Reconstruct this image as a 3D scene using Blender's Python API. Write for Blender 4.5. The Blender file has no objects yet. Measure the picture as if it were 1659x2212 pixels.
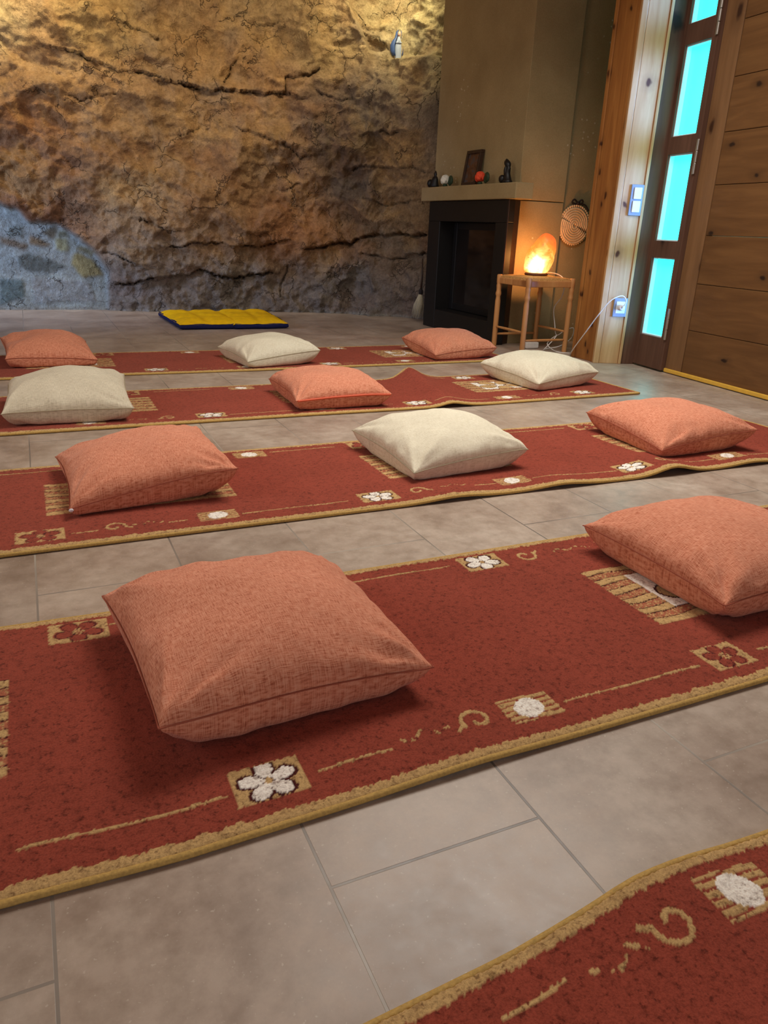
import bpy, bmesh, math, random
import numpy as np
from mathutils import Vector, Matrix
scene = bpy.context.scene
COL = scene.collection
random.seed(4)

# ------------------------------------------------------------------ helpers
def srgb(r, g, b):
    f = lambda c: c / 12.92 if c <= .04045 else ((c + .055) / 1.055) ** 2.4
    return (f(r / 255.), f(g / 255.), f(b / 255.))

def tag(o, label=None, cat=None, group=None, kind=None):
    if label: o['label'] = label
    if cat: o['category'] = cat
    if group: o['group'] = group
    if kind: o['kind'] = kind
    return o

def empty(name, loc, label, cat, group=None):
    o = bpy.data.objects.new(name, None); COL.objects.link(o)
    o.location = loc; o.empty_display_size = .05
    return tag(o, label, cat, group)

def wloc(o):
    v = Vector((0, 0, 0))
    while o is not None:
        v = v + o.location; o = o.parent
    return v

def from_mesh(name, me, m, parent=None, origin=None, smooth=False, bevel=0, subsurf=0):
    """link a mesh whose coordinates are in world space"""
    o = bpy.data.objects.new(name, me); COL.objects.link(o)
    off = wloc(parent) if parent is not None else Vector((0, 0, 0))
    if origin is not None:
        o.location = Vector(origin) - off
        off = Vector(origin)
    if off.length > 0: me.transform(Matrix.Translation(-off))
    if parent is not None: o.parent = parent
    if m is not None: me.materials.append(m)
    if smooth:
        me.polygons.foreach_set('use_smooth', [True] * len(me.polygons))
    if bevel:
        b = o.modifiers.new('bevel', 'BEVEL'); b.width = bevel; b.segments = 2; b.limit_method = 'ANGLE'; b.angle_limit = .6
    if subsurf:
        s = o.modifiers.new('subsurf', 'SUBSURF'); s.levels = subsurf; s.render_levels = subsurf
    return o

class MB:
    """collects shapes and links them as one mesh object"""
    def __init__(s): s.v = []; s.f = []
    def add(s, vs, fs):
        n = len(s.v); s.v += [tuple(map(float, p)) for p in vs]; s.f += [tuple(i + n for i in f) for f in fs]; return s
    def box(s, lo, hi):
        x0, y0, z0 = lo; x1, y1, z1 = hi
        return s.add([(x0, y0, z0), (x1, y0, z0), (x1, y1, z0), (x0, y1, z0), (x0, y0, z1), (x1, y0, z1), (x1, y1, z1), (x0, y1, z1)],
                     [(0, 3, 2, 1), (4, 5, 6, 7), (0, 1, 5, 4), (1, 2, 6, 5), (2, 3, 7, 6), (3, 0, 4, 7)])
    def slab(s, a, b, nrm, d0, d1, z0, z1):
        """vertical slab over plan segment a-b, between offsets d0..d1 along nrm"""
        a = Vector((*a, 0)); b = Vector((*b, 0)); n = Vector((*nrm, 0)).normalized()
        P = [a + n * d0, b + n * d0, b + n * d1, a + n * d1]
        vs = [(p.x, p.y, z0) for p in P] + [(p.x, p.y, z1) for p in P]
        return s.add(vs, [(0, 3, 2, 1), (4, 5, 6, 7), (0, 1, 5, 4), (1, 2, 6, 5), (2, 3, 7, 6), (3, 0, 4, 7)])
    def loft(s, rings, cap=True):
        n = len(rings[0]); base = len(s.v)
        vs = [p for r in rings for p in r]; fs = []
        for k in range(len(rings) - 1):
            for i in range(n):
                j = (i + 1) % n
                fs.append((k * n + i, k * n + j, (k + 1) * n + j, (k + 1) * n + i))
        if cap:
            fs.append(tuple(range(n - 1, -1, -1))); fs.append(tuple((len(rings) - 1) * n + i for i in range(n)))
        return s.add(vs, fs)
    def lathe(s, prof, c, n=20, sx=1., sy=1.):
        """prof: list of (radius, z, dx, dy)"""
        R = []
        for p in prof:
            r, z = p[0], p[1]; dx = p[2] if len(p) > 2 else 0; dy = p[3] if len(p) > 3 else 0
            R.append([(c[0] + dx + r * sx * math.cos(2 * math.pi * i / n), c[1] + dy + r * sy * math.sin(2 * math.pi * i / n), c[2] + z) for i in range(n)])
        return s.loft(R)
    def tube(s, pts, r, n=8):
        pts = [Vector(p) for p in pts]; R = []
        rr = r if isinstance(r, (list, tuple)) else [r] * len(pts)
        for k, p in enumerate(pts):
            t = (pts[min(k + 1, len(pts) - 1)] - pts[max(k - 1, 0)])
            t = t.normalized() if t.length > 1e-9 else Vector((0, 0, 1))
            u = t.cross(Vector((0, 0, 1)) if abs(t.z) < .9 else Vector((1, 0, 0))).normalized(); w = t.cross(u)
            R.append([tuple(p + (u * math.cos(2 * math.pi * i / n) + w * math.sin(2 * math.pi * i / n)) * rr[k]) for i in range(n)])
        return s.loft(R)
    def ell(s, c, r, n=12, m=8, rot=None):
        R = []
        for k in range(m + 1):
            a = -math.pi / 2 + math.pi * k / m; cr = max(math.cos(a), .02)
            ring = []
            for i in range(n):
                p = Vector((r[0] * cr * math.cos(2 * math.pi * i / n), r[1] * cr * math.sin(2 * math.pi * i / n), r[2] * math.sin(a)))
                if rot is not None: p = rot @ p
                ring.append(tuple(Vector(c) + p))
            R.append(ring)
        return s.loft(R)
    def mesh(s, name):
        me = bpy.data.meshes.new(name); me.from_pydata(s.v, [], s.f); me.update()
        bm = bmesh.new(); bm.from_mesh(me); bmesh.ops.recalc_face_normals(bm, faces=bm.faces); bm.to_mesh(me); bm.free()
        return me
    def build(s, name, m, parent=None, **k): return from_mesh(name, s.mesh(name), m, parent, **k)

def spline(pts, n=8):
    """Catmull-Rom through pts"""
    P = [Vector(p) for p in pts]; out = []
    for i in range(len(P) - 1):
        a = P[max(i - 1, 0)]; b = P[i]; c = P[i + 1]; d = P[min(i + 2, len(P) - 1)]
        for k in range(n):
            t = k / n
            out.append(.5 * ((2 * b) + (c - a) * t + (2 * a - 5 * b + 4 * c - d) * t * t + (3 * b - a - 3 * c + d) * t ** 3))
    out.append(P[-1]); return out

def grid_mesh(name, X, Y, Z, color=None, uv=None):
    """mesh from (m,n) coordinate arrays, fast"""
    m, n = X.shape
    me = bpy.data.meshes.new(name)
    co = np.stack([X, Y, Z], -1).reshape(-1, 3).astype(np.float32)
    idx = np.arange(m * n).reshape(m, n)
    q = np.stack([idx[:-1, :-1], idx[1:, :-1], idx[1:, 1:], idx[:-1, 1:]], -1).reshape(-1, 4)
    me.vertices.add(m * n); me.vertices.foreach_set('co', co.ravel())
    me.loops.add(q.size); me.loops.foreach_set('vertex_index', q.ravel().astype(np.int32))
    me.polygons.add(len(q)); me.polygons.foreach_set('loop_start', np.arange(0, q.size, 4, dtype=np.int32))
    me.update(calc_edges=True)
    if color is not None:
        at = me.color_attributes.new('dye', 'FLOAT_COLOR', 'POINT')
        c4 = np.ones((m * n, 4), np.float32); c4[:, :3] = color.reshape(-1, 3); at.data.foreach_set('color', c4.ravel())
    return me

# ------------------------------------------------------------------ numpy noise
_rs = np.random.RandomState(11); _perm = np.concatenate([_rs.permutation(512)] * 3); _ang = _rs.rand(512) * 2 * np.pi
def gn(x, y, seed=0):
    x = np.asarray(x, float); y = np.asarray(y, float)
    xi = np.floor(x).astype(int); yi = np.floor(y).astype(int); xf = x - xi; yf = y - yi
    u = xf ** 3 * (xf * (xf * 6 - 15) + 10); v = yf ** 3 * (yf * (yf * 6 - 15) + 10)
    def g(ix, iy, dx, dy):
        a = _ang[_perm[_perm[(ix + seed * 37) % 512] + (iy % 512)] % 512]
        return np.cos(a) * dx + np.sin(a) * dy
    n00 = g(xi, yi, xf, yf); n10 = g(xi + 1, yi, xf - 1, yf); n01 = g(xi, yi + 1, xf, yf - 1); n11 = g(xi + 1, yi + 1, xf - 1, yf - 1)
    return (n00 * (1 - u) + n10 * u) * (1 - v) + (n01 * (1 - u) + n11 * u) * v
def fbm(x, y, seed=0, o=5, gain=.5):
    s = 0; a = 1.
    for k in range(o): s = s + a * gn(x * 2 ** k + 7.3 * k, y * 2 ** k - 3.1 * k, seed + k); a *= gain
    return s
def ridged(x, y, seed=0, o=4):
    s = 0; a = 1.
    for k in range(o): s = s + a * (1 - 2 * np.abs(gn(x * 2 ** k + 5.1 * k, y * 2 ** k, seed + k))); a *= .5
    return s
def sstep(a, b, x):
    t = np.clip((x - a) / (b - a), 0, 1); return t * t * (3 - 2 * t)
def seg_dist(x, y, pts):
    d = np.full(x.shape, 9.); side = np.zeros(x.shape)
    for (x0, y0), (x1, y1) in zip(pts[:-1], pts[1:]):
        ex, ey = x1 - x0, y1 - y0; L2 = ex * ex + ey * ey
        t = np.clip(((x - x0) * ex + (y - y0) * ey) / L2, 0, 1)
        dd = np.hypot(x - x0 - t * ex, y - y0 - t * ey)
        cr = ex * (y - y0) - ey * (x - x0)
        up = dd < d; d = np.where(up, dd, d); side = np.where(up, np.sign(cr), side)
    return d, side
def in_poly(x, y, P):
    ins = np.zeros(x.shape, bool); n = len(P)
    for i in range(n):
        x0, y0 = P[i]; x1, y1 = P[(i + 1) % n]
        c = ((y0 > y) != (y1 > y)) & (x < (x1 - x0) * (y - y0) / ((y1 - y0) if y1 != y0 else 1e-9) + x0)
        ins ^= c
    return ins

# ------------------------------------------------------------------ materials
class NT:
    def __init__(s, name, rough=.6, spec=.5, metal=0.):
        s.m = bpy.data.materials.new(name); s.m.use_nodes = True; s.t = s.m.node_tree
        s.b = s.t.nodes['Principled BSDF']; s.b.inputs['Roughness'].default_value = rough
        s.b.inputs['Specular IOR Level'].default_value = spec; s.b.inputs['Metallic'].default_value = metal
    def n(s, typ, **k):
        nd = s.t.nodes.new(typ)
        for a, b in k.items(): setattr(nd, a, b)
        return nd
    def l(s, a, b): s.t.links.new(a, b)
    def setin(s, nd, **k):
        for a, b in k.items(): nd.inputs[a.replace('_', ' ')].default_value = b
        return nd
    def coord(s, kind='Object', scale=(1, 1, 1), loc=(0, 0, 0), rot=(0, 0, 0)):
        tc = s.n('ShaderNodeTexCoord'); mp = s.n('ShaderNodeMapping')
        mp.inputs['Scale'].default_value = scale; mp.inputs['Location'].default_value = loc; mp.inputs['Rotation'].default_value = rot
        s.l(tc.outputs[kind], mp.inputs['Vector']); return mp.outputs['Vector']
    def noise(s, vec, scale, detail=4, rough=.55, dist=0., out='Fac'):
        nd = s.n('ShaderNodeTexNoise'); s.l(vec, nd.inputs['Vector'])
        s.setin(nd, Scale=scale, Detail=detail, Roughness=rough, Distortion=dist); return nd.outputs[out]
    def ramp(s, fac, stops, interp='LINEAR'):
        nd = s.n('ShaderNodeValToRGB'); e = nd.color_ramp.elements; nd.color_ramp.interpolation = interp
        while len(e) < len(stops): e.new(.5)
        for k, (p, c) in enumerate(stops): e[k].position = p; e[k].color = (*c, 1) if len(c) == 3 else c
        s.l(fac, nd.inputs['Fac']); return nd.outputs['Color']
    def mix(s, a, b, fac, mode='MIX'):
        nd = s.n('ShaderNodeMix', data_type='RGBA', blend_type=mode)
        for sock, v in ((nd.inputs[0], fac), (nd.inputs[6], a), (nd.inputs[7], b)):
            if hasattr(v, 'is_output'): s.l(v, sock)
            else: sock.default_value = v if not isinstance(v, tuple) else ((*v, 1) if len(v) == 3 else v)
        return nd.outputs[2]
    def math(s, op, a, b=0.):
        nd = s.n('ShaderNodeMath', operation=op)
        for i, v in enumerate((a, b)):
            if hasattr(v, 'is_output'): s.l(v, nd.inputs[i])
            else: nd.inputs[i].default_value = v
        return nd.outputs[0]
    def bump(s, h, strength=.3, dist=.01):
        nd = s.n('ShaderNodeBump'); nd.inputs['Strength'].default_value = strength; nd.inputs['Distance'].default_value = dist
        s.l(h, nd.inputs['Height']); s.l(nd.outputs['Normal'], s.b.inputs['Normal'])
    def base(s, c):
        if hasattr(c, 'is_output'): s.l(c, s.b.inputs['Base Color'])
        else: s.b.inputs['Base Color'].default_value = (*c, 1)
        return s

def plain(name, c, rough=.6, var=.12, scale=40, spec=.4, metal=0., bump=0.):
    """one colour with a little procedural variation"""
    t = NT(name, rough, spec, metal); v = t.coord()
    f = t.noise(v, scale, 4)
    t.base(t.ramp(f, [(.3, tuple(k * (1 - var) for k in c)), (.7, tuple(min(1, k * (1 + var)) for k in c))]))
    if bump: t.bump(f, bump, .003)
    return t.m

def wood(name, light, dark, knot, axis='Z', rough=.5, kscale=5., spec=.35, ksize=.09):
    t = NT(name, rough, spec)
    s = {'X': (1.1, 14, 14), 'Y': (14, 1.1, 14), 'Z': (14, 14, 1.1)}[axis]
    v = t.coord(scale=s); f = t.noise(v, 1.6, 7, .6, .6)
    c = t.ramp(f, [(.28, dark), (.5, tuple((a + b) / 2 for a, b in zip(light, dark))), (.68, light)])
    tc = t.n('ShaderNodeTexCoord'); sp = t.n('ShaderNodeSeparateXYZ'); t.l(tc.outputs['Object'], sp.inputs[0])
    cb = t.n('ShaderNodeCombineXYZ'); ks = (.5, 1) if axis in 'XY' else (1, .5)
    t.l(t.math('MULTIPLY', t.math('ADD', sp.outputs['X'], sp.outputs['Y']), ks[0]), cb.inputs[0]); t.l(t.math('MULTIPLY', sp.outputs['Z'], ks[1]), cb.inputs[1])
    wv = t.n('ShaderNodeVectorMath', operation='ADD'); t.l(cb.outputs[0], wv.inputs[0])
    wn = t.noise(tc.outputs['Object'], 14, 2, out='Color'); sc = t.n('ShaderNodeVectorMath', operation='SCALE'); t.l(wn, sc.inputs[0]); sc.inputs['Scale'].default_value = .03; t.l(sc.outputs[0], wv.inputs[1])
    vo = t.n('ShaderNodeTexVoronoi', voronoi_dimensions='2D'); vo.inputs['Scale'].default_value = kscale; t.l(wv.outputs[0], vo.inputs['Vector'])
    km = t.ramp(vo.outputs['Distance'], [(ksize * .45, (1, 1, 1)), (ksize, (.25, .25, .25)), (ksize * 2.6, (0, 0, 0))])
    c = t.mix(c, knot, km)
    t.base(c); t.bump(f, .12, .004)
    return t.m

M = {}
# floor: 60 x 30 stone-look tiles in half bond, rows along x
def floor_mat():
    t = NT('floor_tile', .38, .4)
    S = .72
    tc = t.n('ShaderNodeTexCoord'); sp = t.n('ShaderNodeSeparateXYZ'); t.l(tc.outputs['Object'], sp.inputs[0])
    u = t.math('SUBTRACT', sp.outputs['Y'], .85 * S - .002); v = t.math('SUBTRACT', sp.outputs['X'], .335 * S)
    u = t.math('ADD', u, .5954 * 20.5); v = t.math('ADD', v, .2945 * 20)
    cb = t.n('ShaderNodeCombineXYZ'); t.l(u, cb.inputs[0]); t.l(v, cb.inputs[1])
    br = t.n('ShaderNodeTexBrick'); br.offset = .5; br.offset_frequency = 2; br.squash = 1
    t.l(cb.outputs[0], br.inputs['Vector'])
    t.setin(br, Scale=1., Mortar_Size=.0022, Mortar_Smooth=.25, Bias=0., Brick_Width=.5954, Row_Height=.2945)
    br.inputs['Color1'].default_value = (.92, .92, .92, 1); br.inputs['Color2'].default_value = (1.04, 1.03, 1.02, 1); br.inputs['Mortar'].default_value = (1, 1, 1, 1)
    w = tc.outputs['Object']
    big = t.noise(w, 3.2, 8, .62, .3)
    c = t.ramp(big, [(.28, srgb(144, 125, 110)), (.45, srgb(172, 154, 139)), (.58, srgb(187, 171, 156)), (.75, srgb(202, 189, 175))])
    fine = t.noise(w, 26, 6, .65)
    c = t.mix(c, t.ramp(fine, [(.35, (.82, .80, .78)), (.62, (1.05, 1.05, 1.05))]), 1., 'MULTIPLY')
    spk = t.noise(w, 170, 2, .5)
    c = t.mix(c, srgb(214, 204, 190), t.math('MULTIPLY', t.ramp(spk, [(.66, (0, 0, 0)), (.74, (1, 1, 1))]), .45))
    c = t.mix(c, br.outputs['Color'], 1., 'MULTIPLY')
    gcol = t.ramp(t.noise(w, 2.2, 2), [(.4, srgb(120, 110, 102)), (.62, srgb(175, 165, 152))])
    c = t.mix(c, gcol, br.outputs['Fac'])
    t.base(c)
    r = t.ramp(fine, [(.3, (.32, .32, .32)), (.7, (.44, .44, .44))]); t.l(r, t.b.inputs['Roughness'])
    h = t.math('SUBTRACT', t.math('MULTIPLY', fine, .12), br.outputs['Fac'])
    t.bump(h, .35, .002)
    return t.m
M['floor'] = floor_mat()

def rug_mat():
    t = NT('rug_pile', 1., .05)
    a = t.n('ShaderNodeVertexColor', layer_name='dye'); w = t.coord()
    f = t.noise(w, 330, 3, .7); g = t.noise(w, 75, 4, .7); h = t.noise(w, 5, 3)
    c = t.mix(a.outputs['Color'], t.ramp(f, [(.3, (.72, .69, .67)), (.6, (1.12, 1.12, 1.12))]), 1., 'MULTIPLY')
    c = t.mix(c, t.ramp(g, [(.33, (.74, .70, .68)), (.52, (1.04, 1.04, 1.04))]), 1., 'MULTIPLY')
    c = t.mix(c, t.ramp(h, [(.3, (.9, .88, .87)), (.7, (1.07, 1.07, 1.07))]), 1., 'MULTIPLY')
    fl = t.noise(w, 150, 2, .6); c = t.mix(c, t.ramp(fl, [(.30, (.62, .57, .56)), (.42, (1., 1., 1.))]), 1., 'MULTIPLY')
    t.base(c); t.bump(f, .6, .003)
    t.b.inputs['Sheen Weight'].default_value = .12; t.b.inputs['Sheen Roughness'].default_value = .6
    t.b.inputs['Sheen Tint'].default_value = (1, .72, .62, 1)
    return t.m
M['rug'] = rug_mat()
M['binding'] = plain('rug_binding', srgb(196, 160, 92), .8, .18, 220, .2, bump=.4)

def weave(name, c_hi, c_lo, c_dk):
    t = NT(name, .92, .15)
    f1 = t.noise(t.coord('UV', (760, 60, 1)), 1., 3, .6); f2 = t.noise(t.coord('UV', (60, 760, 1), (3.3, 9.1, 0)), 1., 3, .6)
    mx = t.math('MULTIPLY', t.math('ADD', f1, f2), .5)
    c = t.ramp(mx, [(.39, c_dk), (.475, c_lo), (.57, c_hi)])
    big = t.noise(t.coord('UV', (7, 7, 1)), 1., 3)
    c = t.mix(c, t.ramp(big, [(.3, (.93, .92, .91)), (.7, (1.05, 1.05, 1.05))]), 1., 'MULTIPLY')
    t.base(c); t.bump(mx, .35, .0012)
    t.b.inputs['Sheen Weight'].default_value = .1; t.b.inputs['Sheen Roughness'].default_value = .5
    return t.m
M['salmon'] = weave('salmon_linen', srgb(232, 164, 134), srgb(218, 138, 106), srgb(176, 96, 70))
M['salmon_seam'] = plain('salmon_seam', srgb(166, 88, 66), .9, .1, 300)
M['cream'] = weave('cream_linen', srgb(240, 234, 212), srgb(230, 222, 198), srgb(212, 202, 174))
M['dim_greige'] = weave('dim_greige_linen', srgb(226, 217, 194), srgb(212, 202, 178), srgb(190, 179, 154))  # darker than the cream: partly fabric, partly dimmer light painted in
M['cream_seam'] = plain('cream_seam', srgb(176, 164, 136), .9, .1, 300)
M['zip_red'] = plain('zip_red', srgb(224, 98, 66), .6, .08, 300)
M['yellow'] = plain('yellow_cotton', srgb(244, 196, 18), .9, .08, 30, .15, bump=.1)
M['navy'] = plain('navy_cotton', srgb(30, 34, 72), .9, .1, 60, .15)

def rock_mat():
    t = NT('rock_face', .93, .15)
    a = t.n('ShaderNodeVertexColor', layer_name='dye'); w = t.coord()
    f = t.noise(w, 14, 8, .68, .4); g = t.noise(w, 55, 5, .7); s = t.noise(w, 5, 6, .7, .8)
    c = t.mix(a.outputs['Color'], t.ramp(f, [(.28, (.72, .67, .63)), (.5, (1., 1., 1.)), (.72, (1.2, 1.2, 1.18))]), 1., 'MULTIPLY')
    c = t.mix(c, t.ramp(g, [(.32, (.76, .74, .72)), (.6, (1.08, 1.08, 1.08))]), 1., 'MULTIPLY')
    c = t.mix(c, t.ramp(s, [(.34, (.88, .82, .78)), (.55, (1.03, 1.03, 1.03))]), 1., 'MULTIPLY')
    wn = t.noise(w, 7, 4, .6, out='Color'); sc = t.n('ShaderNodeVectorMath', operation='SCALE'); t.l(wn, sc.inputs[0]); sc.inputs['Scale'].default_value = .28
    ad = t.n('ShaderNodeVectorMath', operation='ADD'); t.l(w, ad.inputs[0]); t.l(sc.outputs[0], ad.inputs[1])
    vo = t.n('ShaderNodeTexVoronoi', feature='DISTANCE_TO_EDGE'); t.l(ad.outputs[0], vo.inputs['Vector']); vo.inputs['Scale'].default_value = 4.2
    hair = t.math('MULTIPLY', t.ramp(vo.outputs['Distance'], [(.0, (1, 1, 1)), (.022, (0, 0, 0))]), t.ramp(t.noise(w, 3.1, 3), [(.48, (0, 0, 0)), (.60, (1, 1, 1))]))
    c = t.mix(c, (.055, .036, .022), t.math('MULTIPLY', hair, .7))
    pit = t.ramp(t.noise(w, 95, 3, .6), [(.30, (1, 1, 1)), (.38, (0, 0, 0))]); c = t.mix(c, (.09, .06, .04), t.math('MULTIPLY', pit, .55))
    t.base(c)
    t.bump(t.math('SUBTRACT', t.math('ADD', f, t.math('MULTIPLY', g, .5)), t.math('MULTIPLY', hair, .5)), 1., .03)
    return t.m
M['rock'] = rock_mat()

def plaster_mat():
    t = NT('khaki_plaster', .82, .25); w = t.coord()
    f = t.noise(w, 3, 6, .6); g = t.noise(w, 120, 4, .7)
    c = t.ramp(f, [(.3, srgb(150, 131, 94)), (.7, srgb(168, 149, 110))])
    c = t.mix(c, t.ramp(g, [(.3, (.88, .88, .87)), (.6, (1.04, 1.04, 1.04))]), 1., 'MULTIPLY')
    tc = t.n('ShaderNodeTexCoord'); sp = t.n('ShaderNodeSeparateXYZ'); t.l(tc.outputs['Object'], sp.inputs[0]); cb = t.n('ShaderNodeCombineXYZ'); t.l(t.math('ADD', sp.outputs['X'], sp.outputs['Y']), cb.inputs[0]); t.l(sp.outputs['Z'], cb.inputs[1])
    vo = t.n('ShaderNodeTexVoronoi', voronoi_dimensions='2D'); t.l(cb.outputs[0], vo.inputs['Vector']); vo.inputs['Scale'].default_value = 15
    pick = t.noise(w, 2.7, 2)
    spot = t.math('MULTIPLY', t.ramp(vo.outputs['Distance'], [(.05, (1, 1, 1)), (.10, (0, 0, 0))]), t.ramp(pick, [(.60, (0, 0, 0)), (.64, (.8, .8, .8))]))
    c = t.mix(c, srgb(205, 195, 175), spot)
    t.base(c); t.bump(g, .12, .003); return t.m
M['plaster'] = plaster_mat()
M['wall'] = plain('limewash_wall', srgb(200, 188, 168), .9, .06, 6)
M['ceiling'] = wood('ceiling_pine', srgb(196, 152, 96), srgb(160, 112, 62), srgb(90, 55, 30), 'X')
M['pine_post'] = wood('honey_pine_post', srgb(172, 116, 58), srgb(130, 78, 36), srgb(66, 34, 16), 'Z', .5, 8., .35, .085)
M['pine_board'] = wood('pale_pine_board', srgb(212, 178, 132), srgb(182, 140, 92), srgb(84, 52, 34), 'Z', .45, 9., .35, .10)
M['brown_frame'] = wood('brown_stained_frame', srgb(108, 78, 62), srgb(84, 58, 46), srgb(40, 24, 18), 'Z', .62, 3., .2)
M['pine_plank'] = wood('pine_plank', srgb(120, 84, 48), srgb(96, 64, 34), srgb(42, 25, 15), 'Y', .5, 4.0, .35, .055)
M['pine_stile'] = wood('pine_stile', srgb(136, 100, 66), srgb(114, 81, 51), srgb(60, 36, 22), 'Z', .5, 3.6)
M['sweep'] = plain('yellow_sweep', srgb(222, 176, 70), .5, .08, 30)
M['bead'] = plain('white_bead', srgb(226, 226, 232), .5, .03, 30)
M['steel'] = plain('brushed_steel', srgb(190, 186, 178), .35, .06, 80, .5, 1.)
M['black_iron'] = plain('black_stove_metal', srgb(15, 13, 13), .5, .15, 90, .5, bump=.05)
M['stove_dark'] = plain('stove_inside', srgb(17, 15, 15), .8, .2, 20)
M['lamplit_edge'] = plain('stove_side_metal', srgb(96, 70, 56), .38, .1, 60, .5, .85)  # brown tone paints the salt lamp's reflection on the stove side
gl = NT('stove_glass', .08, .5); gv = gl.coord(); gl.base(gl.ramp(gl.noise(gv, 4, 3), [(.3, srgb(22, 18, 17)), (.7, srgb(40, 34, 33))])); M['stove_glass'] = gl.m
M['stool'] = wood('beech_stool', srgb(206, 152, 96), srgb(182, 124, 72), srgb(150, 96, 52), 'Z', .45, 2.)
def rush_mat():
    t = NT('rush_seat', .8, .2); f = t.noise(t.coord(scale=(1, 1, 1)), 160, 3)
    t.base(t.ramp(f, [(.35, srgb(170, 118, 62)), (.65, srgb(214, 166, 104))])); t.bump(f, .4, .003); return t.m
M['rush'] = rush_mat()
M['lamp_base'] = plain('dark_lamp_base', srgb(96, 50, 26), .5, .15, 40)
M['white_cord'] = plain('white_cord', srgb(226, 222, 216), .45, .04, 60)
M['switch_frame'] = plain('silver_switch_frame', srgb(150, 162, 176), .35, .05, 60, .5, .3)
M['switch_white'] = plain('switch_rocker_white', srgb(232, 236, 240), .35, .03, 60)
M['straw'] = plain('pale_straw', srgb(226, 194, 152), .85, .16, 130, .2, bump=.5)
M['dark_ribbon'] = plain('dark_ribbon', srgb(36, 28, 28), .8, .15, 90)
M['bristle'] = plain('pale_bristle', srgb(206, 196, 170), .8, .16, 150)
M['dark_wood'] = plain('dark_frame_wood', srgb(58, 40, 28), .5, .2, 40)
M['ebony'] = plain('black_ebony', srgb(20, 18, 18), .45, .2, 60)
M['leaf'] = plain('dark_green_leaf', srgb(38, 58, 36), .6, .25, 60)
M['petal_white'] = plain('white_petal', srgb(226, 228, 216), .7, .06, 60)
M['petal_red'] = plain('orange_red_petal', srgb(226, 78, 46), .7, .25, 90)
M['statue_white'] = plain('statue_white', srgb(150, 160, 174), .5, .05, 60)
M['statue_blue'] = plain('statue_blue', srgb(58, 82, 128), .45, .12, 60)
M['statue_skin'] = plain('statue_skin', srgb(214, 170, 146), .5, .05, 60)
def picture_mat():
    t = NT('small_picture', .45); f = t.noise(t.coord(), 22, 4, .6, 1.)
    t.base(t.ramp(f, [(.3, srgb(52, 32, 24)), (.5, srgb(96, 62, 38)), (.62, srgb(66, 74, 82)), (.72, srgb(120, 84, 46))])); return t.m
M['picture'] = picture_mat()
def pane_mat():
    t = NT('daylit_frosted_pane', .3, .5); f = t.noise(t.coord(), 2.5, 2)
    t.base(srgb(120, 200, 210))
    t.l(t.ramp(f, [(.3, (.0085, .88, 1., 1)), (.7, (.010, 1., 1., 1))]), t.b.inputs['Emission Color']); t.b.inputs['Emission Strength'].default_value = 2.2
    return t.m
M['pane'] = pane_mat()
def salt_mat():
    t = NT('glowing_salt_crystal', .45, .4)
    tc = t.n('ShaderNodeTexCoord'); sp = t.n('ShaderNodeSeparateXYZ'); t.l(tc.outputs['Object'], sp.inputs[0])
    w = t.coord(); f = t.noise(w, 13, 5, .6, .8); g = t.noise(t.coord(scale=(1, 1, 2.2), rot=(.5, .4, 0)), 48, 3)
    # the bulb sits low inside the block: the salt glows whitest there and reddest at the thick top
    d = t.n('ShaderNodeVectorMath', operation='DISTANCE'); t.l(tc.outputs['Object'], d.inputs[0]); d.inputs[1].default_value = (-.045, -.06, .06)
    e = t.math('ADD', d.outputs['Value'], t.math('MULTIPLY', t.math('SUBTRACT', f, .5), .16))
    c = t.ramp(e, [(.02, (1.0, .80, .42)), (.07, (1.0, .56, .15)), (.125, (1.0, .29, .035)), (.20, (1., .155, .028))])
    c = t.mix(c, (.45, .12, .03), t.ramp(g, [(.30, (.8, .8, .8)), (.36, (0, 0, 0))]))
    st = t.ramp(e, [(.02, (1, 1, 1)), (.07, (.5, .5, .5)), (.13, (.27, .27, .27)), (.24, (.2, .2, .2))])
    t.base(srgb(150, 62, 26)); t.l(c, t.b.inputs['Emission Color']); t.l(t.math('MULTIPLY', st, 3.6), t.b.inputs['Emission Strength'])
    t.bump(f, .3, .01)
    return t.m
M['salt'] = salt_mat()

# ------------------------------------------------------------------ setting
def struct(o): return tag(o, kind='structure')
H = 2.75
struct(MB().box((-2.6, -2.6, -.06), (4.4, 7.6, 0)).build('floor', M['floor']))
struct(MB().box((-2.6, -2.6, H), (4.4, 7.6, H + .06)).build('ceiling', M['ceiling']))
struct(MB().box((-2.6, -2.6, 0), (-2.5, 7.6, H)).build('wall_left', M['wall']))
struct(MB().box((-2.5, -2.6, 0), (4.4, -2.5, H)).build('wall_near', M['wall']))
struct(MB().box((-2.6, 7.5, 0), (4.4, 7.6, H)).build('wall_far', M['wall']))
struct(MB().box((4.3, -2.5, 0), (4.4, 7.5, H)).build('wall_outer', M['wall']))
wr = MB().slab((3.184, 1.68), (2.84, -2.5), (1, -.08), 0, .08, 0, H)
struct(wr.build('wall_right', M['pine_plank']))

# plaster alcove behind the stool and the chimney breast
struct(MB().box((3.30, 4.465, 0), (4.3, 4.53, H)).build('wall_alcove', M['plaster']))
ch = MB()
ch.box((2.985, 4.44, .93), (3.352, 5.62, H))
struct(ch.build('wall_chimney', M['plaster'], bevel=.003))

struct(MB().box((3.005, 4.443, 0), (3.352, 4.495, .925)).build('trim_4', M['plaster'], bevel=.003))
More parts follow.
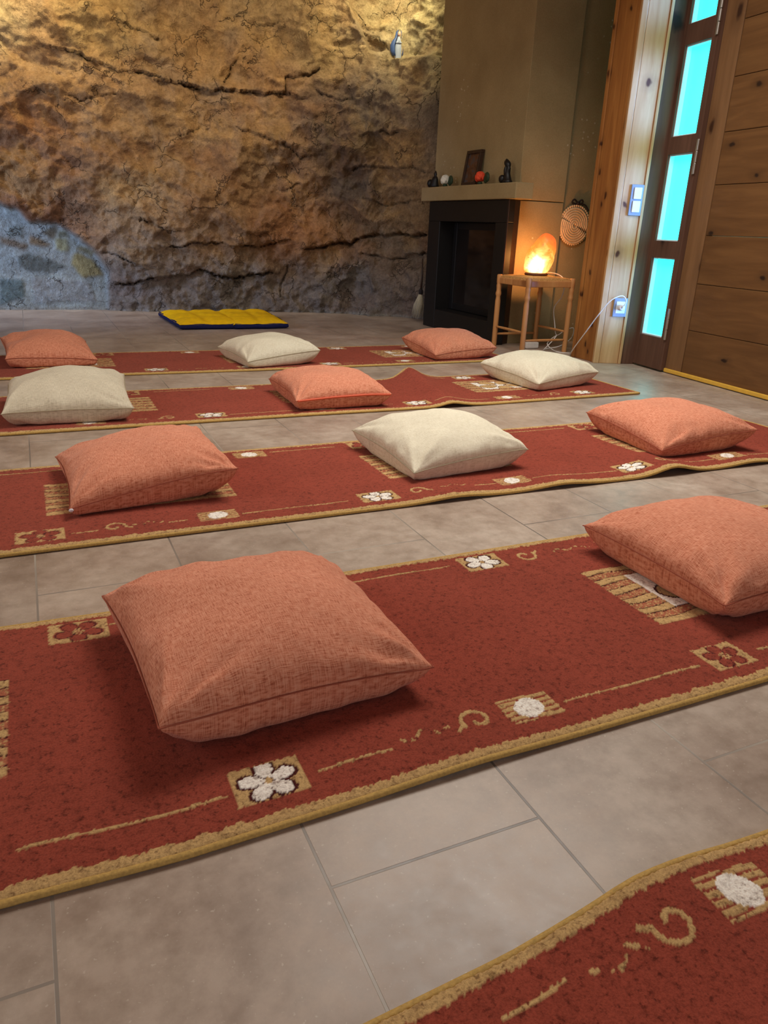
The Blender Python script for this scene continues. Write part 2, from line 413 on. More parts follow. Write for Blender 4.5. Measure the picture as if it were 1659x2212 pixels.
# corner post (three boards), socket board, brown jamb
p = MB(); p.box((3.11, 3.645, 0), (3.30, 3.685, H)); p.box((3.115, 3.6855, 0), (3.29, 3.834, H)); p.box((3.11, 3.8365, 0), (3.30, 3.865, H))
struct(p.build('trim_1', M['pine_post'], bevel=.004))
A0 = Vector((3.096, 3.628)); A1 = Vector((3.248, 3.563)); ab = (A1 - A0).normalized(); bn = Vector((-ab.y, ab.x))   # bn points away from the room
def bp(d, o=0): q = A0 + ab * d + bn * o; return (q.x, q.y)
p = MB(); p.slab(bp(0), bp(.034), bn, 0, .03, 0, H); p.slab(bp(.0355), bp(.150), bn, .0012, .03, 0, H); p.slab(bp(.1515), bp(.168), bn, -.006, .03, 0, H)
struct(p.build('trim_2', M['pine_board'], bevel=.0025))
struct(MB().slab(bp(.168), (3.330, 3.536), bn, .002, .05, 0, H).build('trim_3', M['brown_frame'], bevel=.003))

# glazed leaf of the door
L0 = Vector((3.324, 3.540)); L1 = Vector((3.290, 3.268)); lab = (L1 - L0).normalized(); ln = Vector((-lab.y, lab.x))
if ln.x < 0: ln = -ln
def lp(d): q = L0 + lab * d; return (q.x, q.y)
LW = (L1 - L0).length; g0, g1 = .030, .232
panes = [(.190, .624), (.715, 1.160), (1.250, 1.686), (1.784, 2.23)]
door = struct(empty('door_1', (*lp(LW / 2), 0), 'narrow dark brown door leaf with a column of bright cyan glass panes', 'door'))
fr = MB(); fr.slab(lp(0), lp(g0), ln, 0, .06, .01, H); fr.slab(lp(g1), lp(LW), ln, 0, .06, .01, H)
zz = [.01] + [z for q in panes for z in q] + [H]
for k in range(0, len(zz), 2): fr.slab(lp(g0), lp(g1), ln, 0, .06, zz[k], zz[k + 1])
fr.build('leaf_frame', M['brown_frame'], door, bevel=.002)
for z0, z1 in panes:
    pn = MB().slab(lp(g0), lp(g1), ln, .040, .046, z0, z1).build('pane', M['pane'], door)
    bd = MB(); w = .006
    bd.slab(lp(g0), lp(g0 + w), ln, .012, .040, z0, z1); bd.slab(lp(g1 - w), lp(g1), ln, .012, .040, z0, z1)
    bd.slab(lp(g0 + w), lp(g1 - w), ln, .012, .040, z0, z0 + w); bd.slab(lp(g0 + w), lp(g1 - w), ln, .012, .040, z1 - w, z1)
    tag(bd.build('glazing_bead', M['bead'], pn), 'white glazing bead')
for z0, z1 in ((.185, .357), (1.052, 1.222), (1.691, 1.862)):
    h = MB(); c = L0 + lab * (LW - .002) - ln * .004
    for k in range(3):
        a = z0 + (z1 - z0) * k / 3; b = z0 + (z1 - z0) * (k + 1) / 3 - .003
        h.lathe([(.0075, a), (.0075, b)], (c.x, c.y, 0), 12)
    h.slab((c.x, c.y), lp(LW - .022), ln, .0, .005, z0, z1)
    tag(h.build('hinge', M['steel'], door, bevel=.001), 'steel hinge')

# wide planked leaf
D0 = Vector((3.316, 3.262)); D1 = Vector((3.184, 1.68)); dab = (D1 - D0).normalized(); dn = Vector((-dab.y, dab.x))
if dn.x < 0: dn = -dn
def dp(d): q = D0 + dab * d; return (q.x, q.y)
DW = (D1 - D0).length
door2 = struct(empty('door_2', (*dp(DW / 2), 0), 'wide door of horizontal knotty pine planks with yellow bottom sweep', 'door'))
MB().slab(dp(0), dp(.130), dn, 0, .05, .012, H).build('stile', M['pine_stile'], door2, bevel=.002)
pk = MB(); seams = [.012] + [.257 + .2465 * k for k in range(10)] + [H]
for a, b in zip(seams[:-1], seams[1:]): pk.slab(dp(.132), dp(DW), dn, .004, .05, a + .0012, b - .0012)
pk.build('planks', M['pine_plank'], door2, bevel=.0025)
MB().slab(dp(0), dp(DW), dn, -.010, .004, .004, .026).build('bottom_sweep', M['sweep'], door2, bevel=.004)

# ------------------------------------------------------------------ fireplace and mantel
fp = empty('fireplace', (2.96, 4.96, 0), 'black metal fireplace insert with recessed glass door under the mantel', 'fireplace')
X0 = 2.885
s = MB(); s.box((X0, 4.392, .785), (2.935, 5.49, .925)); s.box((X0, 5.31, .0), (3.05, 5.49, .785)); s.box((X0, 4.392, 0), (2.935, 4.535, .785)); s.box((2.935, 4.50, 0), (3.05, 4.535, .925)); s.box((2.935, 4.50, .785), (3.05, 5.49, .925)); s.box((X0, 4.535, 0), (3.05, 5.31, .145))
s.build('surround', M['black_iron'], fp, bevel=.004)
e = MB(); e.slab((X0 + .003, 4.391), (3.003, 4.438), (-.38, .92), 0, .012, 0, .925)
tag(e.build('side_trim', M['lamplit_edge'], fp, bevel=.002), 'metal side strip with the lamp sheen painted brown')
f = MB(); f.box((3.05, 4.50, .1), (3.34, 5.36, .13)); f.box((3.05, 4.50, .79), (3.34, 5.36, .82)); f.box((3.33, 4.50, .13), (3.345, 5.36, .79)); f.box((3.05, 4.50, .13), (3.34, 4.53, .79)); f.box((3.05, 5.33, .13), (3.34, 5.36, .79))
f.build('firebox', M['stove_dark'], fp)
d = MB(); y0, y1, z0, z1 = 4.537, 5.308, .148, .783
d.box((3.01, y0, z0), (3.035, y0 + .05, z1)); d.box((3.01, y1 - .05, z0), (3.035, y1, z1)); d.box((3.01, y0 + .05, z0), (3.035, y1 - .05, z0 + .05)); d.box((3.01, y0 + .05, z1 - .05), (3.035, y1 - .05, z1))
dr = d.build('door', M['black_iron'], fp, bevel=.003)
MB().box((3.018, y0 + .05, z0 + .05), (3.024, y1 - .05, z1 - .05)).build('glass', M['stove_glass'], dr)
hd = MB(); hd.tube([(3.01, y0 + .025, .50), (2.985, y0 + .025, .50), (2.985, y0 + .025, .40), (3.01, y0 + .025, .40)], .006); hd.build('handle', M['black_iron'], dr, smooth=True)
tag(MB().box((2.865, 4.30, .927), (3.0, 5.60, 1.024)).build('mantel_shelf', M['plaster'], origin=(2.93, 4.95, .927), bevel=.006),
    'khaki plastered mantel shelf above the black fireplace', 'shelf')

ZM = 1.0245
# leaning small picture
pf = empty('picture_frame', (2.945, 4.99, ZM), 'small dark framed picture leaning on the chimney breast', 'picture')
def lean(y, z, off):  # board leaning back towards the chimney
    return (2.935 + .035 * z / .23 + off, y, ZM + z)
def lbox(mb, ya, yb, za, zb, o0, o1):
    P = [lean(ya, za, o0), lean(yb, za, o0), lean(yb, zb, o0), lean(ya, zb, o0), lean(ya, za, o1), lean(yb, za, o1), lean(yb, zb, o1), lean(ya, zb, o1)]
    mb.add(P, [(0, 1, 2, 3), (4, 7, 6, 5), (0, 4, 5, 1), (1, 5, 6, 2), (2, 6, 7, 3), (3, 7, 4, 0)])
ya, yb = 4.895, 5.087
b = MB(); lbox(b, ya, yb, 0, .022, -.02, .01); lbox(b, ya, yb, .208, .23, -.02, .01); lbox(b, ya, ya + .022, .022, .208, -.02, .01); lbox(b, yb - .022, yb, .022, .208, -.02, .01)
b.build('frame', M['dark_wood'], pf, bevel=.002)
b = MB(); lbox(b, ya + .022, yb - .022, .022, .208, -.008, .004); b.build('picture', M['picture'], pf)

# dark carved figures
g = MB()
prof = [(.030, 0), (.032, .012), (.026, .02), (.022, .04, .0, .004), (.020, .06, 0, .010), (.018, .078, 0, .006), (.015, .09, 0, -.002), (.012, .098, 0, .0), (.017, .106, 0, .006), (.021, .118, 0, .012), (.019, .130, 0, .018), (.012, .141, 0, .024), (.004, .150, 0, .028)]
g.lathe([(r * 1.25, z * .98, (q[0] if q else 0), (q[1] if len(q) > 1 else 0)) for r, z, *q in prof], (2.925, 4.50, ZM), 16, .8, 1.)
g.ell((2.905, 4.535, ZM + .026), (.02, .024, .026)); g.ell((2.91, 4.507, ZM + .075), (.012, .012, .03))
tag(g.build('carved_figure', M['ebony'], origin=(2.925, 4.50, ZM), smooth=True), 'black carved figure with bowed head near the right end of the mantel', 'figurine', 'dark mantel figures')
g = MB()
g.lathe([(.045, 0), (.046, .015), (.040, .035), (.034, .055, 0, -.006), (.024, .072, 0, -.01), (.012, .082, 0, -.012), (.016, .092, 0, -.012), (.012, .105, 0, -.012), (.003, .118, 0, -.013)], (2.92, 5.50, ZM), 16, .7, 1.)
g.ell((2.905, 5.535, ZM + .03), (.025, .025, .03))
tag(g.build('carved_figure', M['ebony'], origin=(2.92, 5.50, ZM), smooth=True), 'black cone shaped carved figure at the left end of the mantel by the rock', 'figurine', 'dark mantel figures')

def blossom(c, r, m, label, leafdy):
    o = empty('flower', (c[0], c[1], ZM), label, 'flower', 'artificial flowers on the mantel')
    rr = random.Random(int(c[1] * 100)); b = MB()
    for k in range(15):
        a = k * 2.4; e = 1 - (k + .5) / 15 * 1.5
        dv = Vector((math.cos(a) * math.sqrt(max(0, 1 - e * e)) * .9, math.sin(a) * math.sqrt(max(0, 1 - e * e)), e))
        rot = dv.to_track_quat('Z', 'Y').to_matrix()
        b.ell(Vector(c) + dv * r * .62, (r * .42, r * .36 * (1 + .2 * rr.random()), r * .22), 9, 6, rot)
    b.ell(c, (r * .62, r * .62, r * .62), 10, 6)
    b.build('petals', m, o, smooth=True)
    l = MB()
    for k, (dy, dz, s) in enumerate(((leafdy, .0, 1.), (leafdy * .8, -.012, .8), (-leafdy * .35, -.022, .7))):
        rot = Matrix.Rotation(.5 * (k - 1), 3, 'X')
        l.ell((c[0] + .012, c[1] + dy, c[2] + dz), (.012, r * .62 * s, r * .72 * s), 10, 6, rot)
    l.lathe([(.012, 0), (.02, .004), (.012, .02)], (c[0], c[1], ZM), 12)
    l.build('leaves', M['leaf'], o, smooth=True)
blossom((2.90, 5.29, ZM + .044), .046, M['petal_white'], 'white artificial flower with dark leaf on the mantel', -.06)
blossom((2.90, 4.80, ZM + .046), .046, M['petal_red'], 'orange-red artificial flower beside the picture on the mantel', -.068)

# hand broom hanging by the fireplace
bc = (2.975, 5.73)
br = empty('hand_broom', (*bc, .02), 'small pale bristle hand broom hanging against the rock left of the fireplace', 'broom')
MB().tube([(bc[0], bc[1], .235), (bc[0] + .005, bc[1], .36), (bc[0], bc[1], .50)], [.009, .007, .006], 10).build('handle', M['dark_wood'], br, smooth=True)
MB().lathe([(.014, .215), (.018, .225), (.018, .245), (.012, .26)], (*bc, 0), 14).build('ferrule', M['dark_ribbon'], br, smooth=True)
b = MB(); rr = random.Random(5)
for k in range(90):
    a = rr.random() * 6.283; q = math.sqrt(rr.random()); ex, ey = math.cos(a) * q, math.sin(a) * q
    t = Vector((bc[0] + ex * .012, bc[1] + ey * .012, .225)); w = rr.uniform(.8, 1.05)
    en = Vector((bc[0] - .012 + ex * .05 * w, bc[1] + .02 + ey * .055 * w, rr.uniform(.015, .07)))
    md = t.lerp(en, .5) + Vector((ex * .012, ey * .012, 0))
    b.tube([t, md, en], [.0018, .0016, .0010], 4)
tag(b.build('bristles', M['bristle'], br, smooth=True), kind='stuff')

# ------------------------------------------------------------------ stool, lamp, cord
sx0, sx1, sy0, sy1 = 2.828, 3.162, 4.005, 4.335
st = empty('rush_stool', ((sx0 + sx1) / 2, (sy0 + sy1) / 2, 0), 'square turned beech stool with woven rush seat under the glowing lamp', 'stool')
legp = [(.014, 0), (.0165, .01), (.017, .30), (.0145, .318), (.014, .33), (.0185, .342), (.0185, .352), (.0145, .366), (.0155, .385), (.0175, .40), (.0145, .408), (.0175, .416), (.018, .44), (.018, .462), (.014, .468)]
for x in (sx0, sx1):
    for y in (sy0, sy1):
        MB().lathe(legp, (x, y, 0), 18).build('leg', M['stool'], st, smooth=True)
def rail(mb, a, b, z, r, ry=None):
    n = 10; R = []
    A = Vector(a); B = Vector(b); t = (B - A).normalized(); nr = Vector((-t.y, t.x))
    for k in range(n + 1):
        q = A.lerp(B, k / n); w = r * (.72 + .28 * math.sin(math.pi * k / n))
        R.append([(q.x + nr.x * w * math.cos(2 * math.pi * i / 10), q.y + nr.y * w * math.cos(2 * math.pi * i / 10), z + (ry or w) * math.sin(2 * math.pi * i / 10)) for i in range(10)])
    mb.loft(R)
for a, b, z in (((sx0, sy0), (sx1, sy0), .085), ((sx0, sy1), (sx1, sy1), .085), ((sx0, sy0), (sx0, sy1), .135), ((sx1, sy0), (sx1, sy1), .135)):
    m = MB(); rail(m, a, b, z, .0085); m.build('stretcher', M['stool'], st, smooth=True)
for a, b in (((sx0, sy0), (sx1, sy0)), ((sx0, sy1), (sx1, sy1)), ((sx0, sy0), (sx0, sy1)), ((sx1, sy0), (sx1, sy1))):
    A = Vector(a); B = Vector(b); t = (B - A).normalized(); nr = Vector((-t.y, t.x))
    MB().slab(A + t * .014, B - t * .014, nr, -.009, .009, .412, .450).build('seat_rail', M['stool'], st, bevel=.004)
n = 72; gx, gy = np.meshgrid(np.linspace(-1, 1, n), np.linspace(-1, 1, n), indexing='ij')
fold = np.maximum(np.abs(gx), np.abs(gy)); cord = np.abs(np.sin(fold * 26))
gz = .462 + .010 * np.clip((1 - fold) * 2.5, 0, 1) + .0022 * cord - .003 * np.exp(-((np.abs(gx) - np.abs(gy)) / .03) ** 2)
gz -= .032 * sstep(.93, 1.0, fold)
cutc = (np.abs(gx) > .86) & (np.abs(gy) > .86)
gz = np.where(cutc, .425, gz)
wx, wy = (sx1 - sx0) / 2 + .006, (sy1 - sy0) / 2 + .006
me = grid_mesh('seat', (sx0 + sx1) / 2 + gx * wx, (sy0 + sy1) / 2 + gy * wy, gz)
from_mesh('seat', me, M['rush'], st, smooth=True)

# salt lamp
lc = Vector((2.992, 4.168, .474)); ex = Vector((.82, -.572, 0)); ey = Vector((.572, .82, 0))
lamp = empty('salt_lamp', lc, 'glowing orange salt crystal lamp standing on the rush stool', 'lamp')
MB().lathe([(.066, 0), (.074, .003), (.074, .012), (.068, .016)], lc, 28).build('base', M['lamp_base'], lamp, smooth=False, bevel=.002)
prof = [(.016, 0, .066), (.03, .0, .076), (.055, .006, .085), (.08, .010, .090), (.105, .014, .092), (.13, .019, .090), (.155, .026, .085), (.18, .033, .076), (.205, .040, .065), (.225, .043, .052), (.242, .042, .036), (.252, .040, .020), (.257, .038, .004)]
sp = spline([Vector((a, b, c)) for a, b, c in prof], 3); R = []; N = 40
for q in sp:
    z, cx, w = q; ring = []
    for i in range(N):
        a = 2 * math.pi * i / N
        nz = float(fbm(np.array(math.cos(a) * 1.3 + 4), np.array(math.sin(a) * 1.3 + z * 14), 3, 4))
        fac = 1 + .10 * nz * min(1, w / .05)
        p = lc + ex * (cx + w * math.cos(a) * fac) + ey * (w * .85 * math.sin(a) * fac)
        ring.append((p.x, p.y, lc.z + z))
    R.append(ring)
MB().loft(R).build('crystal', M['salt'], lamp, smooth=True, subsurf=1)

# lamp cord from the lamp base to the wall socket
bq = lambda d, o, z: (*bp(d, o), z)
pts = [(3.055, 4.215, .482), (3.12, 4.20, .490), (3.172, 4.16, .478), (3.188, 4.12, .44), (3.19, 4.13, .35), (3.168, 4.17, .27), (3.172, 4.15, .17), (3.175, 4.12, .10), (3.19, 4.06, .135), (3.235, 4.03, .155), (3.245, 4.05, .09), (3.20, 4.10, .03), (3.12, 4.14, .008), (3.06, 4.09, .008), (3.10, 4.06, .07), (3.15, 4.09, .10), (3.13, 4.15, .04), (3.12, 4.04, .006), (3.17, 3.95, .006), (3.10, 3.86, .02), (3.06, 3.78, .07), (3.055, 3.70, .16), (3.065, 3.62, .27), (3.10, 3.575, .36), bq(.07, -.05, .395), bq(.108, -.05, .402), bq(.128, -.055, .375), bq(.122, -.045, .345)]
cd = empty('power_cord', (3.12, 4.14, .0), 'thin white cord running from the lamp down to the wall socket', 'cord')
MB().tube(spline(pts, 8), .0032, 8).build('cable', M['white_cord'], cd, smooth=True)
pl = MB(); c0 = Vector(bq(.115, -.003, .334)); nn = Vector((bn.x, bn.y, 0))
pl.tube([c0, c0 - nn * .028, c0 - nn * .034], [.018, .017, .010], 16); pl.tube([c0 - nn * .028 + Vector((0, 0, .0)), Vector(bq(.122, -.045, .35))], [.008, .005], 10)
tag(pl.build('plug', M['white_cord'], cd, smooth=True), 'white round plug')
ad = MB(); ad.box((3.00, 4.20, .002), (3.10, 4.26, .042))
tag(ad.build('junction_box', M['white_cord'], origin=(3.05, 4.23, 0), bevel=.006), 'small white box on the floor beneath the stool', 'box')

# light switch and socket on the pale board
sw = empty('light_switch', (*bp(.113), .92), 'double light switch in a silver frame on the pale board', 'switch')
MB().slab(bp(.079), bp(.150), bn, -.010, .001, .842, 1.006).build('switch_frame', M['switch_frame'], sw, bevel=.003)
for z0, z1 in ((.860, .920), (.930, .990)):
    MB().slab(bp(.096), bp(.140), bn, -.0155, -.0095, z0, z1).build('rocker', M['switch_white'], sw, bevel=.002)
so = empty('wall_socket', (*bp(.115), .334), 'square wall socket in a silver frame low on the pale board', 'socket')
MB().slab(bp(.073), bp(.153), bn, -.010, .001, .279, .388).build('socket_frame', M['switch_frame'], so, bevel=.003)
fc = MB(); fc.slab(bp(.088), bp(.143), bn, -.0125, -.0095, .300, .368); fc.build('socket_face', M['switch_white'], so, bevel=.002)

# straw trivet on the alcove wall
tc = Vector((3.468, 4.462, .79))
tv = empty('straw_trivet', tc, 'round woven straw trivet hanging on the alcove wall by the pine post', 'trivet')
b = MB(); sp_ = []
for k in range(0, 7 * 40 + 1):
    a = 2 * math.pi * k / 40; r = .010 + .0155 * k / 40
    sp_.append((tc.x + r * math.cos(a), tc.y - .014, tc.z + r * math.sin(a)))
b.tube(sp_, .0082, 8); b.tube([(tc.x, tc.y - .004, tc.z), (tc.x, tc.y - .012, tc.z)], [.112, .112], 40)
for k in range(44):
    a = 2 * math.pi * k / 44; b.ell((tc.x + .124 * math.cos(a), tc.y - .013, tc.z + .124 * math.sin(a)), (.009, .006, .009), 8, 6)
b.build('woven_coil', M['straw'], tv, smooth=True)
b = MB(); z = tc.z + .14
for sgn in (-1, 1):
    b.tube(spline([(tc.x + .005, tc.y - .015, z), (tc.x + sgn * .03, tc.y - .022, z + .022), (tc.x + sgn * .045, tc.y - .018, z + .006), (tc.x + sgn * .02, tc.y - .014, z - .006), (tc.x + .005, tc.y - .015, z)], 5), .006, 6)
b.ell((tc.x + .005, tc.y - .02, z), (.012, .010, .012)); b.tube(spline([(tc.x + .02, tc.y - .02, z), (tc.x + .07, tc.y - .018, z - .012), (tc.x + .10, tc.y - .02, z - .045)], 5), .006, 6)
tag(b.build('ribbon_bow', M['dark_ribbon'], tv, smooth=True), 'dark ribbon bow')


# ------------------------------------------------------------------ rugs
RED = np.array(srgb(150, 68, 52)); TAN = np.array(srgb(200, 166, 112)); WHT = np.array(srgb(252, 248, 238)); BRN = np.array(srgb(72, 20, 20)); ROSE = np.array(srgb(172, 102, 74))
PAL = np.stack([RED, TAN, WHT, BRN, ROSE])

def petals(dx, dy, n, r0, a0, pw, ph):
    """signed 'inside' value of an n-petal flower, <1 inside"""
    best = np.full(dx.shape, 9.)
    for k in range(n):
        a = a0 + 2 * np.pi * k / n; cx, cy = r0 * np.cos(a), r0 * np.sin(a)
        u = (dx - cx) * np.cos(a) + (dy - cy) * np.sin(a); v = -(dx - cx) * np.sin(a) + (dy - cy) * np.cos(a)
        best = np.minimum(best, np.hypot(u / ph, v / (pw * (1 + .25 * np.clip(u / ph, -1, 1)))))
    return best

def dye_pattern(X, T, W, near, far, big):
    """colour index of each tuft. near / far: border items (kind, x0, x1, flip), big: (x0, x1)"""
    xs = X + .0022 * gn(X * 170, T * 170, 3) + .0014 * gn(X * 420, T * 420, 4)
    ts = T + .0022 * gn(X * 170, T * 170, 5) + .0014 * gn(X * 420, T * 420, 6)
    I = np.zeros(X.shape, int)
    def put(mask, c): I[mask] = c
    for items, tc, sg in ((near, .083, 1), (far, W - .063, -1)):
        tt = (ts - tc) * sg
        for kind, x0, x1, fl in items:
            xc = (x0 + x1) / 2; hw = (x1 - x0) / 2; dx = (xs - xc) * (-1 if fl else 1); dy = tt
            if kind == 'L':
                put((np.abs(dx) < hw) & (np.abs(dy + .008 + .0012 * np.sin(xs * 31)) < .0023), 1)
            elif kind in 'WR':
                hh = .036; put((np.abs(dx) < hw) & (np.abs(dy) < hh), 1)
                f = petals(dx / hw * .048, dy / hh * .036 * 1.05, 5, .0220, .35, .0118, .0165); box = (np.abs(dx) < hw * .97) & (np.abs(dy) < hh * .96)
                if kind == 'W':
                    put((f < 1.30) & box, 3); put((f < 1) & box, 2); put(np.hypot(dx, dy) < .006, 1)
                else:
                    put((f < 1.22) & box, 0); put((np.abs(f - 1.02) < .07) & box, 3); put((f < .95) & box, 0)
                    put((np.hypot(dx, dy) < .011) & (gn(xs * 260, ts * 260, 9) > 0), 1)
            elif kind == 'P':
                hh = .031; box = (np.abs(dx) < hw) & (np.abs(dy) < hh)
                st = np.sin((dy + .004 * np.sin(dx * 55)) * 2 * np.pi / .0125)
                put(box & (st > -.62), 1)
                put(np.hypot((dx + .002) / .026, (dy - .12 * dx) / .024) < 1, 2)
            elif kind == 'S':      # dots growing into a swirl
                put((np.abs(dx + hw * .45) < hw * .5) & (np.abs(dy - .004 - .006 * np.sin(dx * 120)) < .0045) & (gn(xs * 110, ts * 110, 12) > .12), 1)
                a = np.linspace(0, 6.1, 50); rad = .028 - .0033 * a
                px = hw - .032 - rad * np.cos(a - .3); py = .002 + rad * 1.05 * np.sin(a - .3)
                P = list(zip(px, py)); P = [(hw - .072, -.012), (hw - .062, -.004)] + P
                reg = (np.abs(dx - hw + .035) < .06) & (np.abs(dy) < .05)
                if reg.any():
                    d, _ = seg_dist(dx[reg], dy[reg], P); mm = np.zeros(X.shape, bool); mm[reg] = d < .0036; put(mm, 1)
    for x0, x1 in big:
        t0, t1 = .215, .465; box = (xs > x0) & (xs < x1) & (ts > t0) & (ts < t1)
        ph = (ts - t0 + .004 * np.sin(xs * 38 + 14 * ts)) / (t1 - t0) * 11.
        k = np.floor(ph); fr = ph - k
        put(box, 1)
        odd = (k % 2 == 1)
        put(box & odd & (gn(xs * 210, ts * 210, 15) > -.12), 4)
        put(box & ((fr < .13) & (k > 0)), 3)
        w0, w1 = x0 + .085, x1 - .085; v0, v1 = t0 + .05, t1 - .045
        inner = (xs > w0) & (xs < w1) & (ts > v0) & (ts < v1)
        put(inner, 2)
        f = petals((xs - (w0 + w1) / 2) * .82, ts - (v0 + v1) / 2, 5, .060, .9, .030, .038)
        put(inner & (f < 1.12), 3); put(inner & (f < 1.0), 1)
    band = .0215 + .005 * gn(X * 45, X * 0 + .5, 17) + .006 * gn(X * 140, T * 60, 18)
    put(T < band, 1); put(T > W - band * .9, 1)
    return I

def make_rug(xl, xr, y0, W, xfine, step, tfine, near, far, big, yoff, zoff, label, tcoarse=.006):
    xs = np.concatenate([np.arange(xl, xfine[0], .02), np.arange(xfine[0], xfine[1], step), np.arange(xfine[1], xr + .0001, .02)])
    ts = np.concatenate([np.arange(0, tfine[0], tcoarse), np.arange(tfine[0], min(tfine[1], W), step), np.arange(min(tfine[1], W), W + 1e-6, tcoarse)])
    X, T = np.meshgrid(xs, ts, indexing='ij')
    I = dye_pattern(X, T, W, near, far, big)
    col = PAL[I]
    tuft = np.isin(I, (1, 2)) * .0012
    amp = .0009 + .0022 * ((T < .027) | (T > W - .024))
    base = zoff(X, T)
    edge = np.minimum(T, W - T); ex = np.minimum(X - xl, xr - X)
    e = np.minimum(edge, ex)
    Z = .0035 + .0062 * sstep(0, .009, e) + base + tuft + amp * gn(X * 190, T * 190, 21) + .0009 * gn(X * 60, T * 60, 22)
    Y = y0 + T + yoff(X)
    root = empty('runner_rug', ((xl + xr) / 2, y0 + W / 2, 0), label, 'rug', 'red runner rugs laid in rows')
    me = grid_mesh('pile', X, Y, Z, col)
    from_mesh('pile', me, M['rug'], root, smooth=True)
    b = MB(); px = np.unique(np.concatenate([np.arange(xl, xr, .03), [xr]]))
    def line(t): return [(float(x), float(y0 + t + (.003 if t == 0 else -.003) + yoff(np.array([x]))[0]), float(.0056 + zoff(np.array([x]), np.array([t]))[0])) for x in px]
    n0 = line(0.); n1 = line(W); b.tube(n0, .0048, 8); b.tube(n1, .0048, 8)
    for a, c in ((n0[0], n1[0]), (n0[-1], n1[-1])):
        k = 24; b.tube([tuple(a[i] + (c[i] - a[i]) * j / k for i in range(3)) for j in range(k + 1)], .0048, 8)
    tag(b.build('binding', M['binding'], root, smooth=True), 'golden stitched edge binding')
    return root
def tab(xs, ys): return lambda X: np.interp(X, xs, ys)
flat = lambda X, T: X * 0.
G = lambda a, b, s: np.exp(-((a - b) / s) ** 2)

# nearest rug, cut by the bottom right corner
make_rug(-1.2, 1.9, -.185, .65, (.15, 1.05), .0024, (.36, .66), [], [('L', .02, .08, 0), ('L', .335, .42, 0), ('S', .435, .60, 0), ('P', .628, .728, 0), ('L', .76, 1.0, 0)], [],
         lambda X: np.interp(X, [0., .2, .38, .56, .67, .8, 1.], [-.028, -.022, -.012, .009, .011, .006, .0]), lambda X, T: .010 * G(X, .6, .09) * sstep(.4, .65, T),
         'red runner rug nearest the camera, cut off by the bottom right corner')
# second row
make_rug(-1.4, 2.5, .722, .655, (-.25, 1.95), .0027, (0, 1), [('R', -.27, -.17, 0), ('L', -.09, .165, 0), ('W', .172, .273, 0), ('L', .29, .407, 0), ('S', .42, .592, 0), ('P', .609, .705, 0), ('L', .719, 1.018, 0), ('R', 1.04, 1.135, 0), ('L', 1.166, 1.42, 0), ('W', 1.45, 1.55, 0)],
         [('R', -.037, .064, 0), ('L', .068, .30, 0), ('P', .42, .52, 0), ('L', .539, .80, 0), ('W', .828, .932, 0), ('S', .965, 1.20, 1), ('L', 1.21, 1.28, 0), ('P', 1.30, 1.40, 0), ('W', 1.70, 1.80, 0)], [(-.46, -.10), (1.062, 1.50)],
         tab([-1.4, -.1, .09, .3, .53, 1.1, 2.5], [0, -.001, -.009, -.004, .002, .003, .003]), lambda X, T: .004 * G(X, .5, .12) * G(T, 0, .1),
         'red runner rug under the two large salmon cushions in the second row')
# third row
make_rug(-1.4, 2.74, 1.716, .65, (-.25, 2.74), .0036, (0, 1), [('R', -.092, .015, 0), ('L', .03, .09, 0), ('S', .095, .25, 1), ('L', .255, .305, 0), ('P', .332, .433, 0), ('L', .443, .743, 0), ('W', .78, .892, 0), ('S', .93, 1.15, 1), ('L', 1.15, 1.225, 0), ('P', 1.232, 1.341, 0), ('L', 1.355, 1.68, 0), ('W', 1.69, 1.81, 0), ('S', 1.85, 2.0, 1), ('L', 2.0, 2.11, 0), ('P', 2.118, 2.25, 0), ('L', 2.27, 2.5, 0)],
         [('L', -.3, .1, 0), ('L', .3, .5, 0), ('P', .549, .652, 0), ('L', .67, .90, 0), ('R', .95, 1.06, 0), ('L', 1.33, 1.87, 0), ('R', 1.90, 2.03, 0), ('L', 2.05, 2.3, 0), ('P', 2.45, 2.56, 0)], [(-.02, .465), (.935, 1.375), (1.895, 2.33)],
         tab([-1.4, .3, 1.2, 1.7, 2.74], [0, .004, .004, -.006, -.014]),
         lambda X, T: (.009 * G(X, 1.05, .10) + .010 * G(X, 1.42, .10) + .024 * G(X, 1.86, .085) + .009 * G(X, 2.22, .10)) * np.exp(-(T / .20) ** 2),
         'red runner rug with rippled near edge in the third row')
# fourth row, with a fold
def fold(X, T):
    c = 1.625 + .085 * T / .62; return (.018 + .040 * T / .62) * np.exp(-np.abs((X - c) / np.where(X < c, .060, .085)) ** 1.7)
make_rug(-1.4, 2.70, 2.79, .62, (-.35, 2.70), .005, (0, 1), [('P', .105, .207, 0), ('S', .24, .47, 0), ('W', .543, .655, 0), ('L', .67, .95, 0), ('P', .998, 1.11, 0), ('S', 1.15, 1.40, 1), ('W', 1.437, 1.552, 0), ('L', 1.58, 1.86, 0), ('P', 1.90, 2.03, 0), ('S', 2.08, 2.28, 0), ('W', 2.35, 2.46, 0)],
         [('R', .29, .39, 0), ('L', .45, .70, 0), ('P', .785, .895, 0), ('L', 1.75, 1.9, 0), ('W', 1.95, 2.06, 0), ('P', 2.45, 2.56, 0)], [(-.03, .418), (.945, 1.37), (1.88, 2.30)],
         tab([-1.4, .1, 1.0, 1.66, 2.7], [0, .004, .0, -.018, .0]), fold, 'red runner rug with a raised fold across it in the fourth row')
